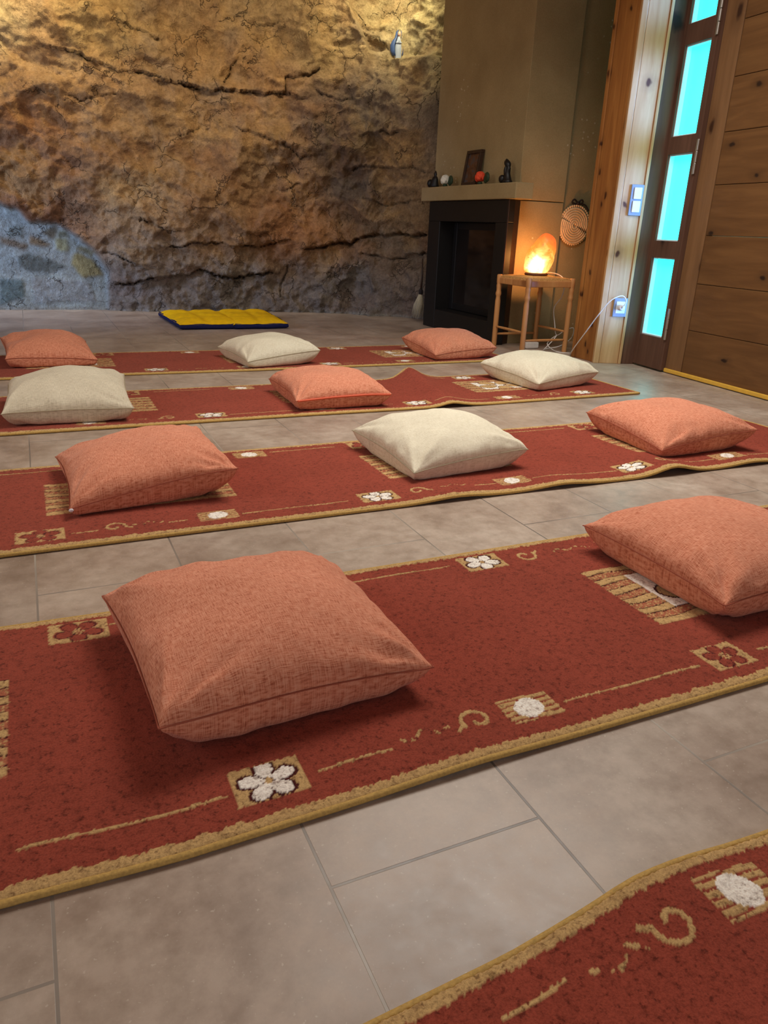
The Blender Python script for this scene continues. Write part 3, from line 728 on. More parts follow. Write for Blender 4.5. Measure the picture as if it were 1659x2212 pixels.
# fifth row
make_rug(-1.4, 2.63, 3.79, .655, (-.45, 2.63), .0065, (0, 1), [('P', .0, .11, 0), ('W', .49, .60, 0), ('L', .63, .9, 0), ('P', .955, 1.055, 0), ('W', 1.42, 1.53, 0), ('P', 1.88, 1.99, 0), ('L', 1.55, 1.85, 0), ('S', 2.03, 2.2, 0)],
         [('R', .28, .39, 0), ('P', .755, .86, 0), ('R', 1.22, 1.33, 0), ('W', 1.65, 1.76, 0), ('P', 2.15, 2.26, 0)], [(-.05, .365), (.945, 1.37), (1.865, 2.29)],
         tab([-1.4, .3, 1., 2.63], [.03, .02, .0, .0]), flat, 'red runner rug farthest back, in front of the yellow mat')

# yellow and navy quilted mat
mt = empty('floor_mat', (1.36, 5.78, 0), 'yellow quilted mat with navy underside on the floor before the rock', 'mat')
nx, ny = 120, 70; gu, gv = np.meshgrid(np.linspace(-1, 1, nx), np.linspace(-1, 1, ny), indexing='ij')
qu = (1 - np.abs(np.cos(np.pi * (gu + 1) * 2.0)) ** 8) ; qv = (1 - np.abs(np.cos(np.pi * (gv + 1) * 1.5)) ** 8)
em = np.maximum(np.abs(gu), np.abs(gv))
def matxy(u, v):
    x = np.where(v < 0, 0, 0) + (1.340 + .415 * u) + .035 * v * np.where(u < 0, -.3, 1.); y = 5.80 + .40 * v + .01 * np.sin(3 * u) * v
    return x + .006 * gn(u * 3, v * 3, 31), y + .016 * gn(u * 4 + 9, v * 3, 32)
mx, my = matxy(gu, gv)
mz = .036 + (.024 + .009 * qu * qv) * (1 - em ** 6) + .003 * qu * qv * (em < .985) + .004 * gn(gu * 8, gv * 6, 33) - .006 * np.exp(-((gu / .03) ** 2)) 
from_mesh('top_cover', grid_mesh('top_cover', mx, my, mz), M['yellow'], mt, smooth=True)
b = MB(); per = [(u, -1.) for u in np.linspace(-1, 1, 24)] + [(1., v) for v in np.linspace(-1, 1, 16)][1:] + [(u, 1.) for u in np.linspace(1, -1, 24)][1:] + [(-1., v) for v in np.linspace(1, -1, 16)][1:-1]
def ring(s, z):
    out = []
    for u, v in per: x, y = matxy(np.array(u * s), np.array(v * s)); out.append((float(x), float(y), z + (.004 * math.sin(9 * u + 5 * v) if z > .03 else 0)))
    return out
b.loft([ring(.96, .002), ring(1.0, .010), ring(1.006, .022), ring(.995, .037)])
tag(b.build('underside', M['navy'], mt, smooth=True), 'navy underside')

# ------------------------------------------------------------------ cushions
def sewn_shape(seed, N=52, L=.45, up=.082, dn=.11, pinch=.05, crease=1., peak=(0., 0.)):
    """two sheets sewn along the rim: pointed corners, slightly drawn-in edges, creases running in from the seams"""
    lin = np.sin(np.linspace(-np.pi / 2, np.pi / 2, N + 1)) * .55 + np.linspace(-1, 1, N + 1) * .45
    u, v = np.meshgrid(lin, lin, indexing='ij')
    P = np.zeros((2, N + 1, N + 1, 3)); s = seed * 17.3
    for k, sg in ((0, 1), (1, -1)):
        pu = pinch * (1 + .5 * gn(v * 1.3 + s, u * 0 + .3, seed)); pv = pinch * (1 + .5 * gn(u * 1.3 + s + 5, v * 0 + .7, seed))
        x = u * (1 - pu * (1 - v * v) * np.abs(u) ** 1.5); y = v * (1 - pv * (1 - u * u) * np.abs(v) ** 1.5)
        uu = u - peak[0] * (1 - u * u); vv = v - peak[1] * (1 - v * v)
        ex_, pw_ = (.50, 2.4) if k == 0 else (.40, 2.8)
        f = (1 - np.abs(uu) ** pw_).clip(0) ** ex_ * (1 - np.abs(vv) ** pw_).clip(0) ** ex_
        z = sg * (up if k == 0 else dn) * f
        # creases: across each edge, fading inwards, and along the diagonals from the corners
        eu, ev = 1 - np.abs(u), 1 - np.abs(v); q = s + 31 * k
        cz = .0085 * gn(v * 4.5 + q, np.sign(u) * 3 + eu * 1.2, seed + 3) * np.exp(-eu / .30) * np.clip(eu / .06, 0, 1)
        cz = cz + .0085 * gn(u * 4.5 + q + 9, np.sign(v) * 3 + ev * 1.2, seed + 4) * np.exp(-ev / .30) * np.clip(ev / .06, 0, 1)
        ang = np.arctan2(ev, eu); rad = np.hypot(eu, ev)
        fan = gn(ang * 3.2 + np.sign(u) * 5 + q, np.sign(v) * 7 + rad * .6, seed + 5) + .5 * gn(ang * 8 + np.sign(u) * 5 + q, np.sign(v) * 7 + rad, seed + 6)
        cz = cz + .013 * fan * np.exp(-(rad / .55) ** 2) * np.clip(np.minimum(eu, ev) / .12, 0, 1)
        cz = cz + .007 * gn(u * 1.4 + q, v * 1.4, seed + 7) * f + .0016 * gn(u * 7 + q, v * 7, seed + 8) * f
        P[k, ..., 0] = x * L / 2; P[k, ..., 1] = y * L / 2; P[k, ..., 2] = .07 + z + crease * cz * (1 if k == 0 else .8)
    return P

def make_cushion(P, xy, th, L, cz, m, seam_m, label, ground=.0105, dent=None, group='cushions on the runner rugs', tall=1.):
    """fit the sewn shape P to the four corner places and link it. cz: corner heights back-left, back-right, front-right, front-left"""
    P = P.copy(); N = P.shape[1] - 1
    P[..., 2] *= tall
    c, s = math.cos(math.radians(th)), math.sin(math.radians(th))
    tgt = [(xy[0] + c * a * L / 2 - s * b * L / 2, xy[1] + s * a * L / 2 + c * b * L / 2, z) for (a, b), z in zip(((-1, 1), (1, 1), (1, -1), (-1, -1)), cz)]
    idx = ((0, N), (N, N), (N, 0), (0, 0))
    lin = (np.sin(np.linspace(-np.pi / 2, np.pi / 2, N + 1)) * .55 + np.linspace(-1, 1, N + 1) * .45) * .5 + .5
    u, v = np.meshgrid(lin, lin, indexing='ij')
    Wt = (( 1 - u) * v, u * v, u * (1 - v), (1 - u) * (1 - v))
    # rotate first, then pull the corners into place
    X = P[..., 0] * c - P[..., 1] * s + xy[0]; Y = P[..., 0] * s + P[..., 1] * c + xy[1]; P[..., 0] = X; P[..., 1] = Y; P[..., 2] += ground
    for w, (i, j), t in zip(Wt, idx, tgt):
        d = np.array(t) - P[0, i, j]
        P[..., 0] += w * d[0]; P[..., 1] += w * d[1]
        P[..., 2] += (w ** 1.3) * d[2]
    if dent is not None:
        for du, dv, r, h in dent: P[0, ..., 2] += h * np.exp(-(((u - du) ** 2 + (v - dv) ** 2) / r ** 2))
    P[..., 2] = np.where(P[..., 2] < ground + .006, ground + .006 * np.exp(np.clip((P[..., 2] - ground - .006) / .012, -4, 0)), P[..., 2])
    P[1, 1:-1, 1:-1, 2] = np.minimum(P[1, 1:-1, 1:-1, 2], P[0, 1:-1, 1:-1, 2] - .004)
    root = empty('cushion', (xy[0], xy[1], ground), label, 'cushion', group)
    top = np.arange((N + 1) ** 2).reshape(N + 1, N + 1); bot = -np.ones_like(top)
    verts = list(map(tuple, P[0].reshape(-1, 3))); k = len(verts)
    for i in range(N + 1):
        for j in range(N + 1):
            if i in (0, N) or j in (0, N): bot[i, j] = top[i, j]
            else: bot[i, j] = k; verts.append(tuple(P[1, i, j])); k += 1
    q0 = np.stack([top[:-1, :-1], top[1:, :-1], top[1:, 1:], top[:-1, 1:]], -1).reshape(-1, 4)
    q1 = np.stack([bot[:-1, :-1], bot[:-1, 1:], bot[1:, 1:], bot[1:, :-1]], -1).reshape(-1, 4)
    me = bpy.data.meshes.new('cover'); me.from_pydata([tuple(map(float, p)) for p in verts], [], np.concatenate([q0, q1]).tolist())
    uv = me.uv_layers.new(name='weave').data
    uu = np.zeros((len(verts), 2)); uu[:(N + 1) ** 2, 0] = u.ravel() * L; uu[:(N + 1) ** 2, 1] = v.ravel() * L
    inn = ~((np.isin(np.arange(N + 1), (0, N))[:, None]) | (np.isin(np.arange(N + 1), (0, N))[None, :]))
    uu[(N + 1) ** 2:, 0] = u[inn] * L; uu[(N + 1) ** 2:, 1] = v[inn] * L
    li = np.zeros(len(me.loops), np.int32); me.loops.foreach_get('vertex_index', li); uv.foreach_set('uv', uu[li].astype(np.float32).ravel())
    from_mesh('cover', me, m, root, smooth=True, subsurf=1)
    rimp = [P[0, i, 0] for i in range(N)] + [P[0, N, j] for j in range(N)] + [P[0, i, N] for i in range(N, 0, -1)] + [P[0, 0, j] for j in range(N, -1, -1)]
    cen = np.array([xy[0], xy[1], 0]); rimp = [p + np.array([0, 0, -.0006]) for p in rimp]
    MB().tube([tuple(p) for p in rimp], .0012, 6).build('seam', seam_m, root, smooth=True)
    return root, P

SA = sewn_shape(1, crease=1.6); SB = sewn_shape(2, up=.086, pinch=.045, crease=1.7); SC = sewn_shape(5, up=.074, pinch=.075, crease=1.9)
def turn(P, k):
    """same cushion turned by k quarter turns"""
    for _ in range(k):
        Q = np.stack([-P[..., 1], P[..., 0], P[..., 2]], -1); P = np.flip(np.swapaxes(Q, 1, 2), 1)
    return P
def mir(P):
    Q = P.copy(); Q[..., 0] *= -1; return np.flip(Q, 1)
sal, sse, cre, cse = M['salmon'], M['salmon_seam'], M['cream'], M['cream_seam']
make_cushion(SB, (.293, 1.099), 4.3, .436, (.078, .075, .062, .085), sal, sse, 'large salmon linen cushion nearest the camera, near the left of its rug')
make_cushion(turn(SA, 1), (1.371, 1.091), -.6, .435, (.068, .07, .07, .068), sal, sse, 'salmon linen cushion cut off by the right edge, beside the striped flower panel')
_, q = make_cushion(turn(SC, 2), (.241, 2.115), 1.9, .432, (.050, .10, .098, .036), sal, sse, 'salmon linen cushion with white zip pull at the left of the third rug')
zc = q[0, 0, 0]
def zip_pull(r, c): tag(MB().ell(c, (.006, .004, .005), 10, 6).build('zip_pull', M['bead'], r, smooth=True), 'white zip pull')
zip_pull(_, (zc[0] + .004, zc[1] - .003, zc[2] - .002))
r, q = make_cushion(turn(SB, 1), (1.179, 2.094), 3.6, .424, (.070, .075, .075, .044), cre, cse, 'cream linen cushion in the middle of the third rug')
make_cushion(turn(SA, 3), (2.14, 2.042), -2.1, .432, (.079, .07, .092, .043), sal, sse, 'salmon linen cushion at the right of the third rug, nearest the planked door')
make_cushion(mir(turn(SB, 2)), (.097, 3.071), -2.7, .442, (.080, .108, .062, .062), M['dim_greige'], cse, 'grey cream cushion, partly dimmed by its colour, at the left of the fourth rug')
r, q = make_cushion(turn(SC, 1), (1.147, 3.034), -1.5, .424, (.067, .07, .066, .056), sal, sse, 'salmon cushion with bright red zip edge left of the rug fold')
N_ = q.shape[1] - 1
z = MB(); z.tube([tuple(q[0, i, 0] + np.array([0, -.003, -.001])) for i in range(2, N_ - 1)], .0042, 6); tag(z.build('zip_edge', M['zip_red'], r, smooth=True), 'bright red zip edge')
make_cushion(turn(SA, 2), (2.353, 3.168), 10.5, .431, (.081, .075, .080, .050), cre, cse, 'cream linen cushion at the right of the folded rug, before the stool')
make_cushion(mir(turn(SC, 3)), (.062, 4.255), 3.4, .424, (.105, .075, .040, .06), sal, sse, 'crumpled salmon cushion at the left of the farthest rug', dent=((.18, .55, .16, -.03), (.62, .5, .3, .018)))
make_cushion(mir(turn(SA, 0)), (1.171, 4.043), 8.1, .426, (.064, .07, .088, .047), cre, cse, 'small cream cushion on the farthest rug, right before the yellow mat')
make_cushion(mir(turn(SB, 3)), (2.313, 4.052), 1.7, .430, (.086, .07, .076, .044), sal, sse, 'salmon cushion at the right end of the farthest rug, in front of the fireplace')

# ------------------------------------------------------------------ natural rock face
path = np.array([(-2.4, 6.85), (-.2, 6.80), (1.2, 6.73), (2.0, 6.62), (2.4, 6.48), (2.75, 6.33), (2.98, 6.12), (3.04, 5.88), (3.12, 5.71), (3.40, 5.66)])
sl = np.hypot(*np.diff(path, axis=0).T); UA = np.r_[0, np.cumsum(sl)]
du = .0095
us = np.concatenate([np.arange(0, 1.9, .03), np.arange(1.9, UA[-1], du)]); zs = np.arange(0, 2.76, du)
U, Zr = np.meshgrid(us, zs, indexing='ij')
fine = np.linspace(0, UA[-1], 400); px = np.interp(fine, UA, path[:, 0]); py = np.interp(fine, UA, path[:, 1])
ker = np.ones(45) / 45; pad = lambda a: np.convolve(np.r_[a[0] + (a[0] - a[22:0:-1]), a, a[-1] + (a[-1] - a[-2:-24:-1])], ker, 'valid')
px = pad(px); py = pad(py)
BX = np.interp(U, fine, px); BY = np.interp(U, fine, py)
tx = np.gradient(px); ty = np.gradient(py); tl = np.hypot(tx, ty); NX = np.interp(U, fine, ty / tl); NY = np.interp(U, fine, -tx / tl)
wu = U + .05 * fbm(U * 3, Zr * 3, 41, 4); wz = Zr + .05 * fbm(U * 3 + 11, Zr * 3, 43, 4)
# broken, bedded relief: beds dip down to the right
bed = wz + .22 * (wu - 3.5)
R = .16 * fbm(wu * .9, wz * .9, 50, 3) + .075 * ridged(wu * 1.5 + 3, wz * 1.9, 54, 4) + .030 * fbm(wu * 5, wz * 6, 58, 5, .55)
R += .045 * fbm(wu * .8, bed * 4.2, 62, 4) + .016 * fbm(U * 14, Zr * 14, 66, 5, .62)
blk = fbm(wu * 1.6, bed * 2.6, 71, 2); bk = blk * 3.0; fb = bk - np.floor(bk); R += .05 * (np.floor(bk) + sstep(.30, .70, fb)) / 3.0     # fractured blocks
cr = [  # (polyline in wall coordinates, depth, width, overhang above)
 ([(2.72, 1.84), (2.88, 1.82), (3.13, 1.75), (3.36, 1.73), (3.53, 1.715)], .07, .010, .05), ([(3.5, 1.70), (3.84, 1.665), (4.13, 1.665), (4.5, 1.68), (4.63, 1.665)], .09, .012, .075),
 ([(3.19, 2.03), (3.38, 2.0), (3.51, 1.97)], .06, .008, .03), ([(3.99, 1.70), (4.06, 1.83), (4.12, 1.89)], .06, .010, 0), ([(4.48, 1.69), (4.5, 1.79), (4.7, 1.82), (4.77, 1.87)], .06, .012, .03),
 ([(4.07, 1.41), (4.27, 1.35), (4.48, 1.3), (4.63, 1.23), (4.78, 1.26)], .05, .008, .03), ([(4.44, .98), (4.59, 1.02), (4.74, 1.01)], .05, .008, .02), ([(5.18, 1.41), (5.44, 1.44), (5.66, 1.43)], .07, .010, .03), ([(5.47, 1.41), (5.48, 1.5)], .04, .007, 0),
 ([(5.09, 1.16), (5.41, 1.19), (5.81, 1.17)], .05, .008, .03), ([(4.67, .52), (4.91, .57), (5.27, .65), (5.6, .68), (6.02, .67)], .10, .020, .10), ([(5.19, .51), (5.48, .48), (6.0, .57)], .07, .014, .05),
 ([(3.22, .37), (3.42, .40), (3.42, .7), (3.28, .69)], .05, .007, .02), ([(2.96, .47), (3.15, .4), (3.30, .34)], .05, .008, .03), ([(4.43, .13), (4.52, .44), (4.51, .55)], .05, .009, 0), ([(3.62, 1.34), (3.8, 1.4)], .03, .006, 0),
 ([(3.07, .22), (3.36, .26), (3.74, .33), (4.01, .28), (4.36, .32)], .07, .014, .07), ([(4.92, 2.35), (5.1, 2.27), (5.18, 2.18), (5.41, 1.99)], .05, .008, .0), ([(4.28, 2.13), (4.49, 2.18)], .05, .008, 0), ([(3.95, 1.61), (4.05, 1.6)], .04, .007, 0),
 ([(3.46, .66), (3.28, .72)], .06, .012, .04), ([(2.5, 1.5), (2.7, 1.56), (2.95, 1.52), (3.2, 1.58)], .03, .007, .02), ([(3.5, .52), (3.8, .56), (4.2, .53), (4.5, .6)], .05, .010, .05), ([(4.7, 1.75), (4.9, 1.66), (5.15, 1.68)], .04, .008, .02), ([(5.2, .95), (5.5, .9), (5.85, .94)], .04, .008, .03)]
ju = U + .03 * gn(U * 8, Zr * 8, 80) + .014 * gn(U * 22, Zr * 22, 81) + .006 * gn(U * 60, Zr * 60, 82); jz = Zr + .035 * gn(U * 7 + 5, Zr * 7, 85) + .018 * gn(U * 22 + 5, Zr * 22, 83) + .007 * gn(U * 60, Zr * 60, 84)
dark = np.zeros(U.shape)
for P, dep, w, ov in cr:
    d, _ = seg_dist(ju, jz, P)
    ww = w * (1 + .6 * gn(U * 9, Zr * 9, 86))
    ww = np.maximum(ww * .48, .0034); brk = sstep(-.28, .12, gn(U * 5.5 + dep * 90, Zr * 5.5, 87)) 
    R -= dep * .8 * brk * np.exp(-(d / ww) ** 2); dark = np.maximum(dark, brk * np.exp(-(d / ww) ** 2))
    if ov:
        xs_ = [p[0] for p in P]; order = np.argsort(xs_); lx = np.array(xs_)[order]; lz = np.array([p[1] for p in P])[order]
        zl = np.interp(ju, lx, lz); fade = sstep(lx[0] - .12, lx[0] + .10, ju) * (1 - sstep(lx[-1] - .10, lx[-1] + .12, ju))
        h = jz - zl
        R += .62 * ov * fade * np.where(h > 0, np.exp(-(h / .22)), -.25 * np.exp(-(h / .12) ** 2))
# upper right recess with the ledge
lz = np.interp(U, [4.7, 5.0, 5.18, 5.42, 5.9, 6.4], [2.7, 2.34, 2.02, 1.972, 1.93, 1.9]) + .02 * gn(U * 8, Zr * 0, 91)
rec = sstep(0, .05, Zr - lz); R -= .20 * rec; R += .035 * ridged(wu * 5 + wz * 4, wz * 9, 93, 3) * rec
sw = np.exp(-((U - 5.42) / .11) ** 4); R = R * (1 - sw) + sw * np.where(Zr > 1.962, -.105 + .02 * gn(U * 14, Zr * 14, 92), np.maximum(R, .035)) * 1.0
# upper left hollow
R -= .16 * sstep(.0, .25, Zr - np.interp(U, [0, 2.3, 2.7, 3.0, 3.3, 3.6], [1.75, 1.86, 2.02, 2.16, 2.4, 2.75]))
# general belly of the face, thin out at the right end
R += .10 * np.exp(-((Zr - 1.1) / .7) ** 2) * np.exp(-((U - 3.9) / 1.3) ** 2) - .05 * np.exp(-(Zr / .22) ** 2)
R += .06
# masonry patch at the lower left
mb = [(0, 1.0), (1.6, .92), (2.1, .80), (2.29, .78), (2.41, .74), (2.47, .66), (2.66, .66), (2.79, .58), (2.93, .45), (3.02, .29), (2.99, -.05), (0, -.05)]
jm = U + .012 * gn(U * 14, Zr * 14, 95), Zr + .012 * gn(U * 14 + 3, Zr * 14, 96)
mas = in_poly(jm[0], jm[1], mb)
msoft = mas.astype(float)
for _ in range(4):
    msoft[1:-1, 1:-1] = (msoft[1:-1, 1:-1] + msoft[:-2, 1:-1] + msoft[2:, 1:-1] + msoft[1:-1, :-2] + msoft[1:-1, 2:]) / 5
stones = {'A': [(2.46, .57), (2.61, .5), (2.56, .48), (2.45, .49)], 'B': [(2.55, .59), (2.67, .64), (2.65, .54), (2.62, .53)], 'C': [(2.67, .6), (2.73, .61), (2.75, .56), (2.66, .55)], 'D': [(2.65, .54), (2.73, .55), (2.74, .45), (2.64, .46)], 'E': [(2.82, .5), (2.94, .46), (2.9, .41), (2.79, .47)],
          'F': [(2.78, .45), (2.91, .39), (2.98, .28), (2.82, .25), (2.74, .36)], 'G': [(2.36, .4), (2.44, .43), (2.6, .38), (2.71, .34), (2.59, .29), (2.42, .3), (2.36, .34)], 'H': [(2.26, .55), (2.45, .49), (2.42, .45), (2.25, .5)], 'I': [(2.22, .24), (2.38, .23), (2.38, .1), (2.19, .03)],
          'J': [(2.45, .25), (2.86, .23), (2.91, .07), (2.44, .05)], 'K': [(2.33, .63), (2.42, .62), (2.41, .54), (2.31, .56)], 'L': [(1.9, .6), (2.15, .62), (2.2, .4), (1.95, .35)], 'N': [(1.5, .3), (2.0, .28), (2.1, .08), (1.6, .06)]}
scol = {'A': (128, 106, 84), 'B': (98, 88, 76), 'C': (112, 112, 100), 'D': (150, 146, 118), 'E': (120, 112, 92), 'F': (150, 136, 98), 'G': (104, 108, 108), 'H': (132, 116, 102), 'I': (104, 118, 124), 'J': (150, 152, 158), 'K': (126, 134, 136), 'L': (120, 122, 120), 'N': (130, 134, 136)}
flatm = .035 + .010 * fbm(U * 5, Zr * 5, 97, 4) + .004 * fbm(U * 22, Zr * 22, 98, 3)
# ------ mineral colours, with some of the light on the rock painted in
cc = [((2.57, 1.74), (168, 126, 80)), ((3.06, 2.0), (170, 132, 76)), ((3.89, 1.87), (158, 116, 66)), ((3.43, 1.3), (156, 116, 72)), ((4.44, 1.7), (150, 108, 66)), ((4.81, 2.04), (156, 122, 76)), ((5.61, 2.16), (190, 166, 116)), ((5.94, 1.54), (134, 112, 98)), ((4.9, 1.62), (108, 84, 70)), ((4.59, 1.54), (140, 100, 70)),
      ((5.45, 1.26), (156, 118, 80)), ((4.63, .96), (168, 122, 80)), ((2.56, 1.39), (146, 94, 54)), ((2.42, 1.07), (122, 84, 58)), ((2.63, .92), (136, 100, 74)), ((3.3, .89), (172, 132, 88)), ((3.95, .64), (148, 110, 78)), ((4.43, .7), (150, 98, 62)), ((4.78, .75), (172, 116, 70)), ((5.06, 1.04), (118, 100, 88)),
      ((3.44, .37), (136, 112, 94)), ((4.01, .2), (134, 122, 114)), ((5.04, .23), (126, 114, 108)), ((5.68, .48), (130, 102, 80)), ((2.47, .69), (130, 84, 58)), ((3.02, 1.58), (168, 124, 76)), ((3.85, .99), (160, 116, 72)), ((2.44, 1.92), (180, 154, 112)), ((5.9, 1.94), (182, 158, 112)), ((5.83, .88), (146, 112, 78)),
      ((5.14, .76), (144, 110, 78)), ((4.26, 1.22), (160, 122, 84)), ((3.24, .19), (134, 122, 116)), ((2.43, 1.58), (150, 108, 66)), ((0, 1.5), (150, 110, 70)), ((1.3, 1.2), (150, 112, 76)), ((4.1, 2.5), (172, 136, 84)), ((5.2, 1.6), (120, 100, 86)), ((5.1, 1.35), (104, 84, 72))]
num = np.zeros(U.shape + (3,)); den = np.zeros(U.shape)
for (a, b), c in cc:
    w = 1 / (((wu + .10 * fbm(U * 4, Zr * 4, 101, 3) - a) ** 2 + ((wz - b) * 1.35) ** 2) ** 1.6 + .0012); num += w[..., None] * np.array(srgb(*c)); den += w
C = num / den[..., None]
rust = sstep(.12, .42, fbm(wu * 1.7, wz * 2.3, 111, 5)); C = C * .82 + .18 * C.mean(-1, keepdims=True) * np.array([1.06, 1., .92]); C = C * 1.18
C = C * (1 - .30 * rust[..., None]) + .30 * rust[..., None] * np.array(srgb(146, 96, 64))
grey = sstep(.15, .45, fbm(wu * 2.1 + 9, bed * 2.6, 115, 5)); C = C * (1 - .30 * grey[..., None]) + .30 * grey[..., None] * np.array(srgb(142, 126, 114))
och = sstep(.18, .42, fbm(wu * 2.6 + 3, wz * 2.6, 119, 5)); C = C * (1 - .28 * och[..., None]) + .28 * och[..., None] * np.array(srgb(196, 152, 94))
gb = (1 - sstep(.22, .50, wz + .10 * fbm(U * 3, Zr * 3, 141, 4)))[..., None] * .55; C = C * (1 - gb) + gb * np.array(srgb(124, 113, 112))  # grey band at the foot, partly the blue daylight painted in
for (sa, sb, sr) in ((4.95, 1.52, .30), (5.05, 1.02, .24), (5.25, 1.32, .22), (5.92, 1.6, .18)):
    sk = .5 * np.exp(-(np.hypot(wu - sa + .12 * fbm(U * 5, Zr * 5, 145, 4), wz - sb + .12 * fbm(U * 5 + 4, Zr * 5, 147, 4)) / sr) ** 2)[..., None]; C = C * (1 - sk) + sk * np.array(srgb(96, 80, 70))
C *= (1 + .26 * fbm(wu * 9, wz * 11, 123, 4))[..., None]
C = C * (1 - .55 * dark[..., None])
mort = np.array(srgb(156, 162, 166)) * (1 + .22 * fbm(U * 7, Zr * 7, 127, 5))[..., None]
for k, P in stones.items():
    ins = in_poly(U + .010 * gn(U * 25, Zr * 25, 131), Zr + .010 * gn(U * 25 + 7, Zr * 25, 133), P)
    s = ins.astype(float)
    for _ in range(2): s[1:-1, 1:-1] = (s[1:-1, 1:-1] + s[:-2, 1:-1] + s[2:, 1:-1] + s[1:-1, :-2] + s[1:-1, 2:]) / 5
    flatm = flatm + .010 * s
    mort = mort * (1 - .95 * s[..., None]) + .95 * s[..., None] * np.array(srgb(*scol[k])) * (1 + .25 * fbm(U * 18, Zr * 18, 137, 3))[..., None]
R = R * (1 - msoft) + flatm * msoft
C = C * (1 - msoft[..., None]) + mort * msoft[..., None]
lim = np.interp(U, [0, 5.3, 5.6, 5.75, 5.9, 6.4], [.6, .6, .22, .12, .06, .03]); R = np.where(R > lim * .6, lim * .6 + lim * .4 * np.tanh((R - lim * .6) / (lim * .4)), R)
# pale mortar line where rock meets the floor
foot = np.exp(-((Zr - .008) / .012) ** 2)[..., None]; C = C * (1 - .6 * foot) + .6 * foot * np.array(srgb(150, 144, 140))
C = np.clip(C * np.array([.93, 1., .94]), .01, .9)
# level standing place for the statue
RX = BX + NX * R; RY = BY + NY * R
me = grid_mesh('wall_rock', RX, RY, Zr, C)
struct(from_mesh('wall_rock', me, M['rock'], smooth=True))

# robed figurine on the rock ledge
sc = Vector((2.911, 6.215, 1.962))
sg = empty('robed_statue', sc, 'small white and blue robed statue standing on the upper rock ledge', 'statue')
MB().lathe([(.026, 0), (.030, .006), (.030, .02), (.034, .06), (.036, .10), (.032, .13), (.024, .155), (.014, .172), (.012, .18)], sc, 18, 1, .8).build('robe', M['statue_white'], sg, smooth=True)
R = []
for z, w, dpt in ((.045, .036, .030), (.08, .049, .036), (.12, .050, .036), (.15, .040, .032), (.172, .026, .024), (.19, .023, .022), (.21, .021, .021), (.224, .012, .012)):
    ring = []
    for i in range(15): a = math.pi * (-.34 + 1.68 * i / 14); ring.append((sc.x + 1.4 * w * math.cos(a), sc.y - .002 + dpt * math.sin(a), sc.z + z))
    for i in range(14, -1, -1): a = math.pi * (-.34 + 1.68 * i / 14); ring.append((sc.x + (1.4 * w - .004) * math.cos(a), sc.y - .001 + (dpt - .004) * math.sin(a), sc.z + z))
    R.append(ring)
tag(MB().loft(R).build('mantle', M['statue_blue'], sg, smooth=True), 'blue mantle')
MB().ell(sc + Vector((0, -.004, .198)), (.0145, .015, .018), 14, 10).build('head', M['statue_skin'], sg, smooth=True)
h = MB(); h.ell(sc + Vector((0, -.030, .142)), (.006, .006, .015)); h.tube([sc + Vector((-.028, -.012, .135)), sc + Vector((-.003, -.031, .135))], [.008, .006]); h.tube([sc + Vector((.028, -.012, .135)), sc + Vector((.003, -.031, .135))], [.008, .006])
h.build('praying_hands', M['statue_white'], sg, smooth=True)
sg.rotation_euler.z = math.radians(-25)

# ------------------------------------------------------------------ light
def area(name, loc, to, size, power, color, sy=None, spread=180):
    l = bpy.data.lights.new(name, 'AREA'); l.shape = 'RECTANGLE'; l.size = size; l.size_y = sy or size; l.energy = power; l.color = color; l.spread = math.radians(spread)
    o = bpy.data.objects.new(name, l); COL.objects.link(o); o.location = loc
    o.rotation_euler = (Vector(to) - Vector(loc)).to_track_quat('-Z', 'Y').to_euler(); return o
WARM = (1., .78, .52); NEUT = (1., .945, .865); COOL = (.62, .78, 1.)
area('ceiling_and_fill_lamp', (1.7, 2.3, 2.70), (1.55, 2.0, 0), 1.6, 60, NEUT, 1.4, 155)
area('ceiling_and_fill_lamp', (.2, 4.2, 2.70), (1.4, 6.6, 1.0), 1.0, 8, (1., .88, .72), 1.0, 120)  # added warm fill from above for the rock and chimney
area('cove_lamp', (2.62, 5.72, 2.68), (2.75, 6.5, 2.0), .5, 5, (1., .88, .58), .12, 110)
area('cove_lamp', (.1, 6.0, 2.68), (-.1, 6.9, 1.8), .8, 9, (1., .84, .54), .12, 110)
area('cove_lamp', (1.4, 5.2, 2.68), (1.5, 6.9, 1.5), 1.8, 8, (1., .84, .62), .3, 85)
area('window_and_fill_light', (-2.42, 5.6, 1.1), (.1, 6.75, .45), .7, 15, (.48, .63, 1.), .7, 66)
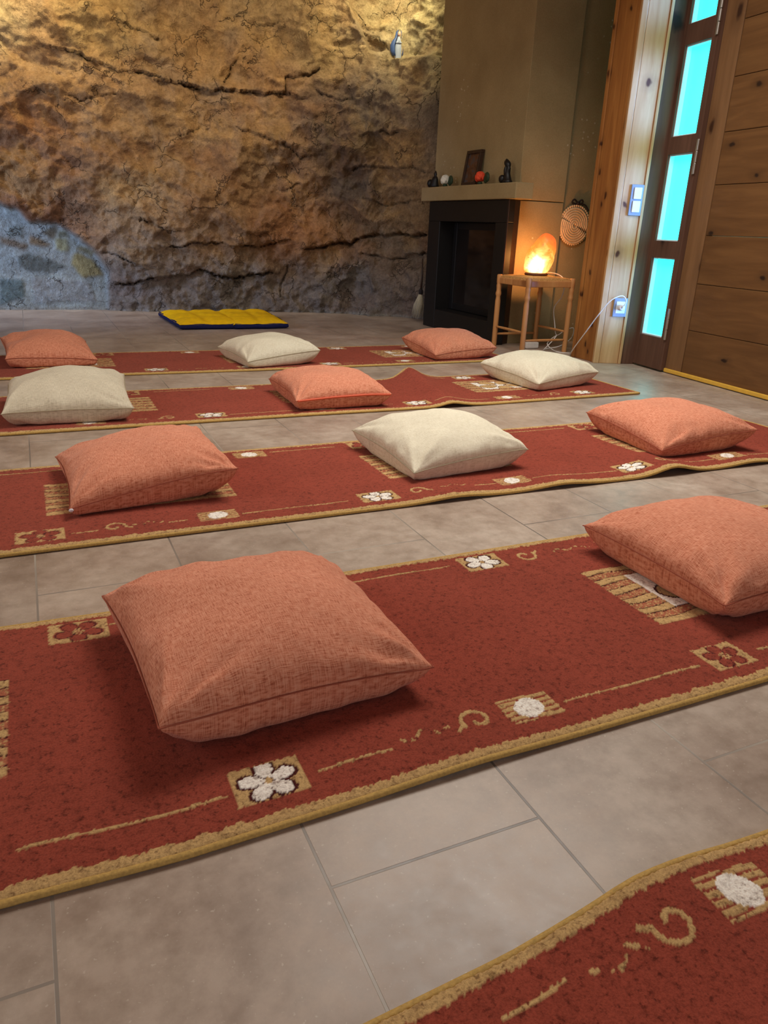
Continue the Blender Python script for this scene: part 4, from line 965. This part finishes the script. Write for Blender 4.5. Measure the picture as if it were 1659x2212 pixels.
area('window_and_fill_light', (-2.42, 2.4, 1.5), (3, 4.8, 1.2), 1.6, 29, (1., .95, .86), 1.4)  # added warm fill to brighten the chimney front, no known window
area('window_and_fill_light', (-.2, -2.4, 1.5), (1.6, 5, 1.0), 2.4, 28, (.86, .90, 1.), 1.4)
# the salt lamp lights the wall behind it
pl = bpy.data.lights.new('salt_lamp_light', 'POINT'); pl.energy = 3.4; pl.color = (1., .42, .10); pl.shadow_soft_size = .015
po = bpy.data.objects.new('salt_lamp_light', pl); COL.objects.link(po); po.location = lc + ey * .118 + ex * .012 + Vector((0, 0, .10))
# daylight through each pane of the narrow door leaf
for z0, z1 in panes:
    c = L0 + lab * (g1 - .05) - ln * .014
    p = Vector((c.x, c.y, (z0 + z1) / 2)); d = Vector((-.19, .27, -.02))
    area('pane_daylight', p, p + d, .10, .55, (.20, .38, 1.), z1 - z0 - .08, 55)

w = bpy.data.worlds.new('world'); scene.world = w; w.use_nodes = True
w.node_tree.nodes['Background'].inputs[0].default_value = (.55, .75, 1, 1); w.node_tree.nodes['Background'].inputs[1].default_value = .3

# ------------------------------------------------------------------ camera
cam = bpy.data.cameras.new('camera'); co = bpy.data.objects.new('camera', cam); COL.objects.link(co); scene.camera = co
cam.sensor_fit = 'HORIZONTAL'; cam.sensor_width = 36; cam.lens = 1609.5 / 1659 * 36; cam.clip_start = .02
p, r, y = .363662, -.0417969, .443287
fw = Vector((math.sin(y) * math.cos(p), math.cos(y) * math.cos(p), -math.sin(p))); rt = Vector((math.cos(y), -math.sin(y), 0)); dn_ = fw.cross(rt)
c_, s_ = math.cos(r), math.sin(r); right = c_ * rt + s_ * dn_; down = -s_ * rt + c_ * dn_
co.matrix_world = Matrix((( right.x, -down.x, -fw.x, 0), (right.y, -down.y, -fw.y, 0), (right.z, -down.z, -fw.z, .72), (0, 0, 0, 1)))

vs = scene.view_settings; vs.view_transform = 'Standard'; vs.look = 'None'; vs.gamma = 1; vs.use_curve_mapping = False; vs.exposure = 0.32
